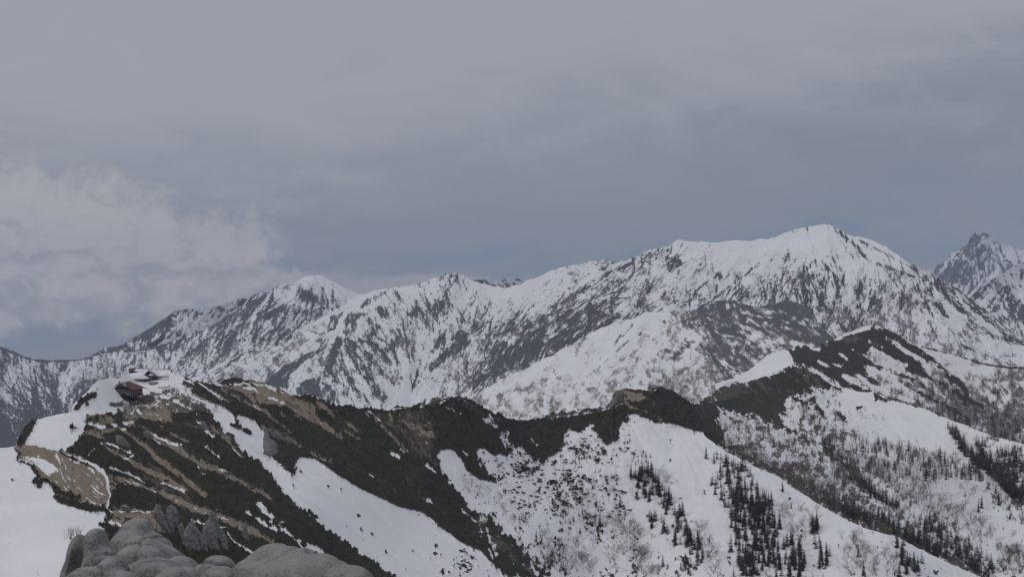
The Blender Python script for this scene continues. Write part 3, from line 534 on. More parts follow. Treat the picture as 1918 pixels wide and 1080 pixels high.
dark = c6_(665,262, 720,243, 790,250, 845,268, 848,236, 890,218, 930,205, 950,185, 1000,178, 1060,165, 1110,130, 1165,150, 1270,193, 1320,228, 1390,270, 1450,320, 1500,372, 1560,410, 1610,450, 1640,500, 1600,500, 1500,420, 1490,370, 1430,330, 1370,350, 1410,400, 1400,410, 1320,380, 1240,340, 1180,300, 1110,260, 1090,300, 1120,340, 1180,370, 1150,390, 1100,370, 1080,350, 1090,400, 1130,440, 1160,480, 1120,470, 1050,430, 1000,400, 960,390, 950,420, 1060,480, 1100,490, 1040,495, 930,460, 880,420, 820,380, 760,360, 700,345, 690,310)
cv.put(PINE, sv.sdf(dark) + 2.6 * g + 3.0 * l1, 0.8)
for P, w in [(c6_(1300,375, 1400,410, 1500,450, 1600,520, 1700,570), 20), (c6_(1150,400, 1250,440, 1350,490, 1500,560, 1640,650), 14), (c6_(1110,350, 1230,380, 1340,430, 1420,480), 10), (c6_(1590,430, 1620,480, 1600,560), 16), (c6_(1180,520, 1270,540, 1370,575, 1480,620, 1550,660), 10)]:
    cv.put(PINE, sv.stroke(P, w / 2.829) + 2.0 * g + 1.2 * l1, 1.0, 0.9)
for P, w in [(c6_(1110,265, 1180,300, 1240,335, 1290,350), 22), (c6_(1230,225, 1290,275, 1370,320, 1420,380), 20), (c6_(1095,360, 1200,420, 1320,490), 20), (c6_(1100,225, 1180,260), 7), (c6_(825,330, 890,358), 8), (c6_(905,340, 950,355), 9), (c6_(1000,265, 1070,300), 6), (c6_(790,260, 830,268), 10), (c6_(1180,205, 1215,215), 6), (c6_(800,375, 850,400, 900,440), 10), (c6_(1030,400, 1100,450, 1200,500, 1330,540), 14), (c6_(940,290, 990,320), 5), (c6_(1150,600, 1300,640), 5), (c6_(1400,450, 1500,520), 10)]:
    cv.put(None, sv.stroke(P, w / 2.829) + 1.2 * g + 1.2 * l1, 0.8, 0.95)
cv.put(None, sv.sdf(c6_(905,222, 960,185, 1010,165, 1060,150, 1112,133, 1105,160, 1040,178, 985,188, 945,215)) + 0.4 * g, 0.7)
cv.put(None, sv.sdf(c6_(380,428, 430,440, 560,400, 650,372, 700,345, 690,310, 668,272, 585,276, 490,345)) + 0.4 * g, 0.7)
cv.put(ROCK, sv.sdf(c6_(950,190, 1010,185, 1060,200, 1040,240, 960,230)) + 3 * g - 2, 1.5, 0.7)
dep = sv.rbf([(1374, 712, 1800), (1413, 684, 1950), (1478, 654, 2080), (1540, 645, 2150), (1632, 608, 2300), (1707, 641, 2250), (1820, 737, 2050), (1918, 800, 1950), (1392, 730, 1750), (1487, 700, 1800), (1565, 740, 1760), (1664, 770, 1750), (1781, 810, 1700), (1918, 860, 1650), (1600, 680, 2000), (1700, 720, 1950)])
crest = c6_(283,446, 380,420, 430,395, 490,352, 535,315, 585,276, 625,278, 650,268, 680,262, 720,243, 760,245, 790,250, 825,262, 848,238, 885,220, 905,218, 930,200, 960,180, 1000,170, 1040,155, 1080,140, 1115,133, 1165,150, 1220,172, 1270,195, 1320,230, 1380,270, 1440,312, 1500,370, 1550,405, 1600,440, 1640,500, 1700,550, 1800,600, 1918,640, 2030,690)
NC = Tract('ridge', sv, crest, PT(1340,745, 1392,745, 1440,730, 1487,715, 1530,730, 1565,760, 1664,790, 1728,800, 1781,830, 1850,850, 1918,880, 1960,900), dep, 1.3, M_mid, cv.a, 0.0010, norm(box_blur(l2, 3)), rough=0.9, seed=9)

# ================================================================== NB second slope: dark saddle ridge over a snow bowl
sv = Survey(1270, 670, 1960, 1120); cv = Cover(sv)
th = sv.direction([(1350, 780, 40), (1450, 780, 40), (1600, 850, 45), (1800, 950, 45), (1600, 1000, 42)])
l1 = sv.lic(th, 2, 20, 201, 0.3); l2 = sv.lic(th, 5, 45, 202, 0.2); g = fbm(sv.h, sv.w, 8, 4, 203, 0.8)
fine = sv.lic(np.full_like(th, math.radians(95)), 1, 7, 204)
dens(sv.idw([(1360, 780, -1.0), (1400, 800, 0.3), (1430, 830, 0.6), (1380, 840, 0.6), (1450, 860, 0.8), (1500, 880, 0.9), (1540, 800, 0.9), (1520, 780, 0.2), (1560, 830, 1.2), (1600, 890, 1.2), (1560, 920, 0.8), (1640, 960, 1.0), (1720, 1020, 1.1), (1640, 1000, 1.0), (1800, 1060, 1.0),
               (1620, 760, -2), (1700, 800, -2.2), (1660, 850, -1.6), (1700, 880, -0.5), (1760, 920, -0.8), (1780, 880, -2), (1700, 930, 0.3), (1820, 960, -1.2), (1860, 1000, -1.0), (1760, 980, 0.5), (1800, 1010, 0.5), (1880, 1040, 0.4), (1820, 870, -1.6),
               (1840, 840, 0.6), (1880, 880, 0.9), (1900, 930, 0.9), (1470, 790, -0.6), (1480, 830, 0.2), (1300, 800, 0.2)]), fine, 205, cell=10, off=0.35, amt=0.75)
cv.put(GRASS, sv.stroke(PT(1300,800, 1346,828, 1403,860, 1480,898, 1554,946, 1655,988, 1720,1016, 1787,1048, 1850,1080), 12, 20) + 5.0 * g + 4.5 * fbm(sv.h, sv.w, 4, 2, 209) - 3.0, 1.2, 0.85)
dark = c6_(100,500, 160,550, 215,548, 330,500, 450,450, 560,400, 650,366, 700,340, 770,365, 830,395, 900,430, 925,463, 880,470, 780,473, 740,490, 700,500, 660,520, 640,550, 660,590, 630,620, 650,660, 700,700, 770,745, 700,712, 600,660, 500,620, 430,600, 340,588, 290,568, 300,640, 330,712, 320,775, 290,770, 200,745, 100,690, 0,660)
cv.put(PINE, sv.sdf(dark) + 2.6 * g + 2.4 * l1 + 1.5 * fbm(sv.h, sv.w, 3, 2, 207), 0.8)
cv.put(GRASS, np.minimum(sv.sdf(dark), 4) * 0.3 + 1.0 * sv.lic(th, 3, 30, 208, 0.3) + 0.5 * g - 2.0, 0.3, 0.9)
nd_ = np.clip(sv.sdf(dark), -26, 4); cv.put(PINE, np.where(sv.gv > 735, nd_ * 0.09 + 1.0 * g + 0.4 * fine - 0.9, -3), 0.25, 0.9)
for P, w in [(c6_(1130,495, 1140,530, 1190,530), 22), (c6_(1180,520, 1270,545, 1370,568, 1500,620), 7), (c6_(1040,570, 1060,572), 18), (c6_(940,600, 960,635), 12), (c6_(640,350, 690,360), 10), (c6_(760,480, 800,520, 830,580, 860,620), 8), (c6_(690,520, 760,550, 800,590), 8), (c6_(330,600, 420,690), 6)]:
    cv.put(PINE, sv.stroke(P, w / 2.829) + 2.2 * g, 0.9, 0.9)
for P, w in [(c6_(785,375, 860,408), 10), (c6_(860,420, 910,455), 12), (c6_(740,395, 780,410), 5), (c6_(100,625, 135,640), 7), (c6_(630,385, 560,405), 4), (c6_(175,548, 230,520, 330,455), 6), (c6_(250,545, 330,530, 390,510), 3)]:
    cv.put(None, sv.stroke(P, w / 2.829) + 0.8 * g, 0.7, 0.95)
cv.put(GRASS, np.maximum(sv.sdf(c6_(335,460, 400,445, 460,455, 480,470, 420,480, 400,510, 345,522, 300,530, 260,530)), sv.sdf(c6_(230,525, 330,460, 340,470, 260,530))) + 2.6 * g + 1.5 * l1, 1.0, 0.8)
dep = sv.rbf([(1293, 754, 1350), (1321, 744, 1420), (1374, 712, 1600), (1440, 700, 1680), (1487, 682, 1700), (1565, 724, 1680), (1664, 747, 1640), (1781, 786, 1580), (1918, 832, 1500), (1320, 870, 1300), (1342, 829, 1310), (1403, 871, 1290), (1480, 905, 1265), (1554, 958, 1245), (1677, 1003, 1225), (1787, 1059, 1210), (1403, 905, 1280), (1554, 995, 1235), (1677, 1045, 1215), (1860, 1115, 1190), (1400, 790, 1440), (1550, 820, 1480), (1650, 850, 1480), (1700, 950, 1330), (1800, 1000, 1290), (1918, 1080, 1200), (1918, 950, 1380), (1600, 920, 1330), (1640, 960, 1270)])
crest = PT(1270,752, 1293,754) + c6_(200,545, 230,520, 280,488, 330,450, 345,437, 365,432, 380,430, 430,440, 500,425, 560,402, 610,385, 650,368, 700,342, 740,355, 780,370, 830,395, 900,430, 925,463, 990,475, 1060,490, 1120,490, 1200,527, 1290,550, 1380,570, 1450,605, 1530,640, 1620,672, 1700,705, 1800,735, 1918,770, 2030,800)
NB = Tract('ridge', sv, crest, PT(1270,800, 1320,860, 1403,905, 1480,945, 1554,995, 1677,1045, 1787,1098, 1860,1115, 1960,1115), dep, 1.25, M_near, cv.a, 0.0007, norm(box_blur(l2, 4)), rough=0.9, seed=10)

# ================================================================== NA the near ridge, from the camera's hill over the hut to the saddle
sv = Survey(-20, 680, 1900, 1130); cv = Cover(sv)
th = sv.direction([(100, 880, 40), (100, 930, 35), (250, 880, 38), (300, 820, 35), (400, 900, 38), (300, 960, 25), (450, 980, 25), (500, 780, 38), (600, 850, 40), (700, 850, 45), (800, 800, 60), (850, 850, 60), (800, 950, 35), (900, 900, 70), (1000, 850, 80), (1200, 800, 60), (600, 1000, 40), (1250, 770, 40)])
l1 = sv.lic(th, 2, 22, 211, 0.25); l2 = sv.lic(th, 4, 40, 212, 0.2); g = fbm(sv.h, sv.w, 8, 4, 213, 0.8); gb = fbm(sv.h, sv.w, 22, 4, 214, 0.7); g1 = fbm(sv.h, sv.w, 3, 2, 215)
nz = 1.2 * g + 1.4 * l1
# whole dark slope of the middle ridge
SM = PT(345,690, 360,712, 393,718, 432,706, 500,716, 550,736, 612,752, 707,764, 775,756, 862,740, 925,770, 990,784, 1060,770, 1140,756, 1150,728, 1222,716, 1265,732, 1300,752, 1320,812) \
   + c5_(1990,430, 1918,405, 1850,380, 1780,380, 1700,370, 1600,330, 1560,308, 1490,310, 1500,350, 1455,370, 1440,420, 1450,480, 1400,510, 1350,540, 1300,500, 1250,440, 1220,400, 1170,440, 1120,445, 1060,420, 1030,450, 1020,500, 990,570, 960,600, 900,640, 860,680, 820,630, 760,600, 700,570, 640,570, 600,640, 560,600, 510,620, 480,600, 430,568, 390,562, 370,590, 370,640, 400,680, 440,715, 490,785, 480,812, 440,800, 400,795, 350,770, 300,730, 270,680, 240,630, 200,590, 150,570, 100,580, 75,610, 100,700, 160,790, 170,830) \
   + PT(868,935, 890,965, 905,975, 935,990, 945,1000, 965,1020, 980,1035, 1000,1052, 1026,1082, 951,1082, 937,1064, 915,1050, 901,1033, 862,1016, 845,1002, 825,990, 812,976, 787,960, 750,952, 712,934, 675,917, 650,902, 625,887, 612,875, 590,862, 565,858, 553,865, 552,885, 540,880, 520,868, 505,850, 495,820, 492,807, 475,790, 462,782, 440,780, 415,762, 400,757, 365,740, 340,728)
cv.put(PINE, sv.sdf(SM) + 1.5 * g + 0.6 * g1, 0.8)
# left slope falling from the hut towards the viewer
SL = PT(122,847, 150,820, 155,812, 160,782, 185,775, 230,770, 262,760, 300,740, 330,735, 345,745, 362,757, 390,762, 400,780, 412,802, 437,820, 457,848, 477,862, 500,882, 517,902, 535,927, 562,952, 587,968, 612,990, 640,1011, 670,1033, 700,1053, 722,1068, 745,1085, 700,1120, 220,1120, 190,1000, 198,955, 205,930, 203,900, 175,872, 150,857)
cv.put(PINE, sv.sdf(SL) + 1.5 * g + 0.6 * g1, 0.8)
# bare gravel bands among the dwarf pine
def band(P, w, k=TAN, amt=0.95, w1=None): cv.put(k, sv.stroke(P, w * 1.3, None if w1 is None else w1 * 1.3) + nz * 0.9, 0.9, amt)
def patch(P, k=TAN, amt=0.95, nn=1.0): cv.put(k, sv.sdf(P) + nz * nn, 0.9, amt)
patch(c3_(50,165, 200,165, 400,170, 500,220, 560,300, 640,340, 740,400, 830,450, 900,500, 960,570, 880,530, 790,470, 730,450, 640,400, 560,330, 440,320, 380,310, 300,270, 200,220, 100,190))
patch(c3_(150,150, 330,130, 480,180, 620,250, 700,300, 820,330, 760,380, 640,340, 560,290, 470,210, 300,170), TAN, 0.8)
band(c3_(60,200, 150,250, 250,300, 400,380, 575,520), 5, w1=2)
band(c3_(380,490, 460,520, 560,570, 710,665), 7, w1=3); band(c3_(740,680, 800,710, 875,745), 3)
band(c3_(800,310, 900,400, 1000,470, 1110,530), 6, w1=2); band(c3_(960,500, 1030,540, 1080,575), 2.5)
band(c3_(1150,380, 1250,470, 1350,560, 1455,670), 5, w1=3); band(c3_(0,500, 80,560, 140,620, 215,705), 6, w1=3)
band(c3_(0,770, 60,810, 100,840), 5); band(c3_(80,835, 200,880, 300,940, 430,1020), 6, w1=4)
band(c3_(640,340, 720,380, 800,450, 880,510, 950,560), 9, w1=3)
band(c3_(500,380, 560,430), 2); band(c3_(590,370, 650,430), 2); band(c3_(700,430, 760,490), 2)
band(c3_(520,250, 600,300, 640,340), 6); band(c3_(240,230, 300,290, 340,330), 3)
rg = np.minimum(sv.sdf(c3_(1180,370, 1290,360, 1400,350, 1560,335, 1660,450, 1660,560, 1640,700, 1560,720, 1470,640, 1380,540, 1300,480, 1230,440)), 5) / 5
cv.put(GRASS, rg + 0.8 * sv.lic(th, 2, 16, 261, 0.6) + 0.5 * g - 1.3, 0.3, 0.9); cv.put(ROCK, rg + 0.9 * sv.lic(th, 1, 10, 262, 0.7) + 0.4 * g1 - 1.9, 0.3, 0.9); cv.put(TAN, rg + 0.8 * sv.lic(th, 2, 12, 263, 0.5) - 0.5 * g - 2.1, 0.3, 0.9)

band(c3_(1470,470, 1540,490, 1560,510), 5); band(c3_(1420,430, 1480,470), 3); band(c3_(1580,520, 1640,560), 3); band(c3_(1560,640, 1640,740, 1700,800), 3, ROCK)
patch(c3_(400,490, 480,520, 540,560, 600,590, 540,620, 470,570, 420,540), ROCK, 0.8)
patch(c5_(1410,120, 1470,118, 1540,130, 1640,175, 1600,205, 1540,215, 1480,200, 1450,160), TAN, 0.95, 0.5)
band(c5_(1180,290, 1290,270, 1400,245, 1460,230), 4, TAN, 0.8); band(c5_(1480,210, 1540,260), 3); band(c5_(1600,150, 1700,230), 2)
patch(c5_(1370,240, 1400,170, 1440,180, 1470,210, 1430,240), ROCK, 0.9)
patch(c5_(860,340, 920,300, 1000,288, 1080,290, 1120,310, 1000,330, 920,350), ROCK, 0.8, 0.8)
patch(c5_(1150,300, 1170,275, 1330,250, 1400,240, 1380,262, 1260,285), ROCK, 0.7, 0.9)
band(c5_(1500,240, 1600,270, 1700,330, 1800,390), 1.5)
rg = np.minimum(sv.sdf(c5_(200,170, 300,165, 340,210, 400,245, 460,285, 520,325, 620,330, 600,380, 500,380, 380,320, 260,260)), 5) / 5
cv.put(GRASS, rg + 0.8 * sv.lic(th, 2, 12, 264, 0.6) + 0.5 * g1 - 1.6, 0.3, 0.9); cv.put(ROCK, rg + 0.9 * sv.lic(th, 1, 8, 265, 0.7) + 0.4 * g1 - 1.9, 0.3, 0.9)
# rubble and paths round the hut
patch(c1_(900,470, 960,440, 1100,400, 1250,380, 1420,380, 1520,420, 1600,470, 1420,430, 1400,470, 1420,520, 1300,540, 1280,600, 1150,590, 1050,570, 980,600, 920,590), TAN, 0.9, 1.8)
patch(c1_(980,600, 1080,560, 1200,500, 1270,540, 1280,600, 1200,600, 1100,570), TAN, 0.9, 1.0)
patch(c1_(650,545, 720,535, 800,550, 870,590, 850,615, 790,625, 700,605, 655,590), TAN, 0.95, 0.6)
patch(c1_(640,680, 700,650, 790,650, 860,640, 930,590, 1010,600, 1000,650, 900,640, 860,680, 800,700, 740,720, 620,700), TAN, 0.8, 2.0)
patch(c1_(1140,700, 1220,720, 1330,780, 1430,830, 1540,900, 1640,960, 1600,975, 1520,950, 1440,900, 1350,860, 1260,800, 1160,740))
patch(c1_(780,790, 860,800, 960,860, 1000,900, 900,870, 800,830), TAN, 0.8, 1.4)
band(c1_(900,650, 1000,720, 1100,800, 1180,880, 1300,960, 1440,1079), 5, w1=7)
band(c1_(1000,910, 1100,960, 1180,1000, 1240,1060), 8); band(c1_(1560,650, 1640,690, 1720,730), 6); band(c1_(1380,600, 1480,650), 3, ROCK)
patch(c2_(980,30, 1070,50, 1190,100, 1290,150, 1400,210, 1430,240, 1300,232, 1180,150, 1060,90))
band(c2_(1190,20, 1300,95, 1420,165, 1530,275), 6); patch(c2_(1480,-5, 1560,10, 1600,60, 1700,110, 1800,170, 1918,230, 1918,262, 1760,172, 1600,95, 1540,80))
band(c2_(820,125, 900,150, 1020,180, 1150,220, 1300,290, 1450,370, 1560,400, 1700,450, 1920,545), 9, w1=9); band(c4_(30,430, 130,480, 260,540, 380,590, 440,625), 8, w1=5)
patch(c2_(815,130, 900,150, 1010,190, 900,185, 850,230, 830,240), TAN)
band(c1_(830,960, 920,1000, 1040,1050, 1120,1079), 4); band(c1_(1200,640, 1300,700, 1400,760), 3)
patch(c2_(820,380, 870,360, 950,390, 1030,360, 1130,400, 1240,480, 1300,560, 1200,560, 1100,470, 1000,450, 920,470, 880,540, 840,500, 790,450), TAN, 0.9, 1.4)
# grain of the bare ground: stones, tufts and snow left in the hollows
tw = cv.a[..., TAN].copy(); fs = sv.lic(th, 1, 7, 241, 0.3); fs2 = sv.lic(th, 2, 12, 242, 0.3); fd = fbm(sv.h, sv.w, 30, 3, 243)
for k, f_, am in ((ROCK, 0.8 * fs + 0.5 * g - 1.1 + 0.35 * fd, 0.75), (PINE, 0.8 * fs2 + 0.6 * g - 1.6 - 0.4 * fd, 0.9), (None, 0.8 * norm(box_blur(fs2, 1)) - 0.7 * g - 1.9 + 0.5 * fd, 0.6)):
    w = sig(f_, 0.2) * am * tw; cv.a *= (1 - w)[..., None]
    if k is not None: cv.a[..., k] += w
rub = np.minimum(sv.sdf(c1_(880,430, 960,420, 1100,390, 1250,340, 1330,300, 1450,330, 1440,400, 1560,440, 1640,480, 1560,560, 1420,520, 1300,540, 1180,500, 1050,560, 930,540)), 6) / 6
tr = sv.lic(np.full_like(th, math.radians(-14)), 1, 14, 244, 0.5)
cv.put(ROCK, (rub + 0.9 * tr + 0.5 * g - 0.7), 0.25, 0.8); cv.put(None, (rub + 0.9 * sv.lic(np.full_like(th, math.radians(-18)), 1, 14, 245, 0.6) - 0.5 * g - 2.2), 0.2, 0.9)
# scattered thin openings in the dwarf pine
pw = cv.a[..., PINE].copy(); w = sig(0.8 * sv.lic(th, 2, 20, 246, 0.25) + 0.7 * fbm(sv.h, sv.w, 40, 3, 247) - 1.9, 0.2) * pw * np.clip((900 - sv.gu) / 200, 0.25, 1)
cv.a *= (1 - w)[..., None]; cv.a[..., GRASS] += w * 0.75; cv.a[..., TAN] += w * 0.25
# meadow
MEAD = PT(28,838, 33,832, 50,833, 80,837, 105,845, 122,847, 150,857, 175,872, 195,887, 203,900, 205,930, 200,955, 160,942, 112,932, 102,922, 95,905, 75,897, 68,885, 60,867, 50,862, 33,858, 38,850)
cv.put(TAN, sv.sdf(MEAD) + 0.5 * g, 0.8)
inm = sv.sdf(MEAD)
ms = sv.lic(th, 1.6, 11, 221, 0.3)
cv.put(None, np.minimum(inm, 3) * 0.5 - 2.9 + 1.2 * ms + 0.6 * gb, 0.3, 0.9)
cv.put(None, np.minimum(sv.sdf(c1_(150,845, 290,850, 400,900, 445,960, 380,1000, 300,960, 210,905)) + 2.4 * ms + 1.5 * gb - 2.6, inm), 0.7, 0.9)
# dark rims
def scr(P, w, w1=None, amt=1.0): cv.put(PINE, sv.stroke(P, w, w1) + 1.3 * g + 0.6 * g1, 0.8, amt)
scr(c1_(105,790, 120,820, 150,840), 4); scr(c1_(120,892, 180,905, 240,930), 5); scr(c1_(240,930, 260,980, 290,1000, 285,1020), 6); scr(c2_(265,170, 300,180, 290,200), 12); scr(c2_(300,160, 370,170, 400,210, 415,250), 7)
cv.put(PINE, sv.sdf(c2_(400,295, 450,280, 560,310, 700,345, 795,378, 800,395, 680,402, 560,370, 440,335)) + 1.2 * g, 0.8); scr(c2_(450,255, 520,270, 590,290), 8)
scr(c2_(800,385, 820,440, 800,490, 760,500), 7); scr(c2_(800,510, 860,530, 900,545), 10)
cv.put(PINE, sv.sdf(c1_(540,510, 570,470, 620,410, 690,365, 720,400, 710,430, 650,450, 610,480, 590,520, 560,525)) + 1.2 * g, 0.8)
cv.put(PINE, sv.sdf(c1_(120,790, 130,690, 150,640, 220,590, 280,575, 270,620, 235,680, 200,740, 180,770)) + 1.2 * g, 0.8)
scr(c1_(530,650, 580,652), 5, 2); scr(c1_(660,470, 650,478), 5); scr(c1_(730,352, 734,352), 4); scr(c1_(90,1040, 92,1042), 5); scr(c1_(650,550, 652,580, 680,600), 3); scr(c1_(720,575, 724,577), 4)
scr(c1_(460,832, 560,885, 700,935, 850,990, 1000,1015, 1120,1079), 5, 8, 0.9)
# snow marks
def snw(P, w, w1=None, amt=0.95, k=0.6): cv.put(None, sv.stroke(P, w * 0.85, None if w1 is None else w1 * 0.85) + 0.75 * k * (0.6 * g + 0.8 * l1) - 0.25 * max(0, k - 1), 0.7, amt)
snw(c1_(455,828, 600,880, 700,935, 790,1000, 806,1079), 2.2); snw(c2_(640,20, 760,80, 805,145, 800,205, 825,270, 805,330, 800,375), 3.6); snw(c1_(660,860, 715,795), 1.6)
snw(c1_(820,945, 960,1000, 1080,1060), 2.2); snw(c2_(860,75, 960,110, 1050,155), 2.4); snw(c2_(940,150, 1050,200, 1170,250), 2.6, k=1.2); snw(c2_(1200,180, 1300,210, 1380,240), 4, k=2.0); snw(c2_(1450,370, 1540,400, 1700,450), 1.4, k=1.2)
snw(c1_(1530,790, 1640,870), 3, k=1.4); snw(c1_(1000,600, 1140,690, 1260,760, 1400,790), 2.2, k=2.0); snw(c1_(1420,400, 1500,440, 1600,480), 5, k=0.8); snw(c1_(760,760, 880,790, 1000,860, 930,880), 5, k=2.4); snw(c1_(1100,660, 1140,720, 1200,780), 3, k=1.6)
snw(c1_(1480,620, 1560,690, 1600,720), 5, k=2.4); snw(c1_(1330,460, 1400,490, 1480,540), 3, k=2); snw(c1_(1490,310, 1600,390, 1660,440), 4, k=1.2); snw(c1_(1350,270, 1450,310, 1430,360, 1340,330), 3, k=2); snw(c1_(1640,950, 1700,980), 3, k=1.2); snw(c1_(1480,940, 1530,1000), 4, k=2)
snw(c3_(20,165, 120,165, 230,150, 400,170, 520,225), 3, k=1.8); snw(c3_(230,180, 300,190, 420,260, 520,300), 5, k=2.8); snw(c3_(540,210, 620,250), 3, k=1.4); snw(c3_(0,220, 60,260, 110,300), 3, k=1.2); snw(c3_(300,325, 350,345), 2); snw(c3_(0,680, 30,700), 2); snw(c3_(140,640, 200,700), 3)
snw(c3_(1335,690, 1360,688, 1385,708), 8, 6, k=0.5); snw(c3_(1400,652, 1430,676), 3); snw(c3_(1588,768, 1665,820), 3.5); snw(c3_(1170,842, 1200,858), 4, k=1.6); snw(c3_(1290,355, 1370,350, 1480,330), 2.2, k=0.8); snw(c3_(1550,330, 1620,300), 3, k=1.2); snw(c3_(1740,330, 1780,360, 1850,385), 2, k=1.4); snw(c3_(1560,520, 1600,600), 1.2, k=1.4)
snw(c3_(1080,338, 1150,342), 1.5); snw(c3_(1160,365, 1250,430), 2.2, k=1.4); snw(c3_(1540,980, 1580,1030, 1640,1050), 6, k=3); snw(c3_(330,1060, 380,1079), 4)
snw(c5_(160,195, 40,250), 1.6, k=0.8); snw(c5_(580,330, 700,350, 830,340, 880,320), 1.8, k=0.6); snw(c5_(880,335, 1080,315, 1290,280, 1470,222), 1.6, k=0.8); snw(c5_(1370,240, 1440,190), 2); snw(c5_(1640,120, 1710,118, 1690,85), 4, k=0.8); snw(c5_(230,190, 300,210, 310,240), 1.6, k=1.4); snw(c5_(150,240, 210,280), 2, k=1)
snw(c5_(425,345, 480,370, 540,420, 600,450), 8, 10, k=2.2); snw(c5_(470,310, 500,360), 3, k=1); snw(c5_(560,470, 620,540, 680,570, 720,600), 14, 12, k=4.2); snw(c5_(780,490, 800,520, 850,550), 4, k=1.5); snw(c5_(1180,430, 1240,385), 5, k=2.5); snw(c5_(270,585, 300,610), 3); snw(c5_(1250,440, 1310,500), 4, k=3)
snw(c4_(330,340, 370,390, 440,440), 9, 10, k=1.4); snw(c4_(245,402, 275,418), 4); snw(c4_(500,475, 525,478), 5); snw(c4_(490,500, 560,560, 640,615), 5, k=1.8); snw(c4_(700,655, 780,680, 820,725), 11, 8, k=2.0); snw(c4_(320,450, 380,480, 390,510), 3, k=1.6); snw(c4_(110,560, 150,620, 240,680, 290,700), 4, k=1.6); snw(c4_(50,510, 110,525), 3, k=1.4); snw(c4_(420,470, 470,540), 5, k=3.2); snw(c4_(640,630, 700,690), 5, k=2.5)
snw(c2_(1440,460, 1540,490), 3.2, k=1.4); snw(c2_(1840,400, 1880,420), 3); snw(c2_(820,385, 900,395, 960,385, 1150,400), 3, k=1.8); snw(c2_(820,470, 880,480, 920,520), 5, k=2.6); snw(c2_(1180,450, 1260,540), 5, k=1.6)
snw(c1_(1330,400, 1240,420, 1150,470, 1060,480), 2.4, k=2.0); snw(c1_(1380,370, 1250,400, 1180,430), 3, k=2.2); snw(c1_(1250,560, 1000,520, 960,560), 3, k=2.8); snw(c1_(1400,400, 1330,440, 1250,470), 2.5, k=2.2); snw(c1_(1100,640, 980,640, 900,660), 2.5, k=2.5)
snw(c1_(640,620, 740,640, 900,625, 1000,600), 4, k=2.5)
# the tongue between the two snow fingers, and speckle where the scrub breaks up over the bowl
brk = sv.idw([(900, 880, 0.6), (930, 840, 1.3), (960, 860, 1.0), (1000, 860, 0.9), (1040, 880, 0.4), (920, 950, 0.5), (880, 920, 0.3), (1100, 820, 0.0), (1140, 830, 0.9), (1180, 830, 0.5), (1100, 880, -0.2), (1000, 930, 0.5), (1040, 960, 0.5), (1100, 950, 0.2), (980, 1000, 0.9), (1040, 1040, 0.7), (1200, 870, -0.6), (1250, 850, -1.6), (1300, 880, -2.0),
               (1180, 960, -0.2), (1240, 960, -0.5), (1320, 960, -1.6), (1350, 1000, -1.4), (1150, 1040, 0.3), (1250, 1040, 0.2), (1400, 1000, 0.4), (1500, 960, -1.0), (1560, 990, -2), (1600, 1060, -0.6), (1700, 1060, -0.2), (820, 860, -3), (700, 960, -3), (850, 890, -1.5), (840, 950, 0.6), (600, 950, -3), (750, 1000, -3), (860, 1060, -0.3), (820, 1040, -1.5), (900, 1070, 0.4), (100, 950, -3), (100, 800, -3), (300, 900, -3), (600, 800, -3), (500, 860, -3)])
cv.put(PINE, np.minimum(1.1 * fbm(sv.h, sv.w, 5, 3, 231, 0.8) + 0.8 * gb + brk - 2.1, 2), 0.22, 0.9)
w_ = sig(brk + 0.7 * gb + 0.6 * fbm(sv.h, sv.w, 9, 4, 232, 0.9) - 0.9, 0.35)
cv.a[..., GRASS] += (1 - cv.a.sum(-1)).clip(0, 1) * 0.45 * w_
# brown thicket on the lower spine
cv.put(GRASS, sv.sdf(c7_(60,370, 140,380, 200,470, 280,520, 380,620, 470,700, 560,796, 480,796, 380,720, 300,640, 220,600, 180,500, 100,430)) + 1.5 * nz, 1.0, 0.85)
cv.put(PINE, np.minimum(sv.sdf(c7_(0,300, 140,360, 240,420, 340,540, 480,680, 600,796, 300,796, 100,560)), 2) * 0.3 + 1.0 * g + 0.8 * l1 - 0.7, 0.4, 0.85)
cv.put(None, np.minimum(sv.sdf(c7_(0,300, 140,360, 240,420, 340,540, 480,680, 600,796, 300,796, 100,560)), 2) * 0.3 - 0.8 * g + 0.9 * l2 - 2.1, 0.3, 0.9)
cv.put(PINE, sv.sdf(c4_(480,690, 560,715, 620,700, 650,690, 640,720, 610,760, 615,840, 590,840, 560,800, 500,770)) + 3 * g, 1.2)
# (the clump of pines beside the two crags in the snow gully)
cv.put(PINE, sv.sdf(c3_(480,600, 560,600, 650,640, 700,670, 640,720, 610,760, 620,840, 590,842, 540,800, 480,770, 520,740, 500,700, 480,700)) + 2.4 * g, 1.0)
scr(c3_(140,465, 200,490, 270,530), 8); scr(c3_(160,400, 180,440), 7); scr(c4_(720,395, 745,415, 775,435), 8)
for (u, v, s_) in [(564, 884, 5), (550, 912, 3), (614, 911, 4), (639, 919, 2), (671, 967, 4), (676, 994, 3), (697, 1002, 4), (702, 1005, 2), (649, 985, 3), (723, 1035, 3), (773, 1033, 3), (814, 1039, 4), (816, 1025, 4), (825, 1040, 3), (806, 1046, 2), (706, 1042, 2), (760, 1067, 2), (841, 1073, 3), (829, 1075, 4), (500, 861, 3), (490, 870, 2)]:
    cv.put(PINE, sv.stroke([(u - 0.5, v - 1), (u, v + 0.5)], s_) + 0.5 * g, 0.6, 0.95)

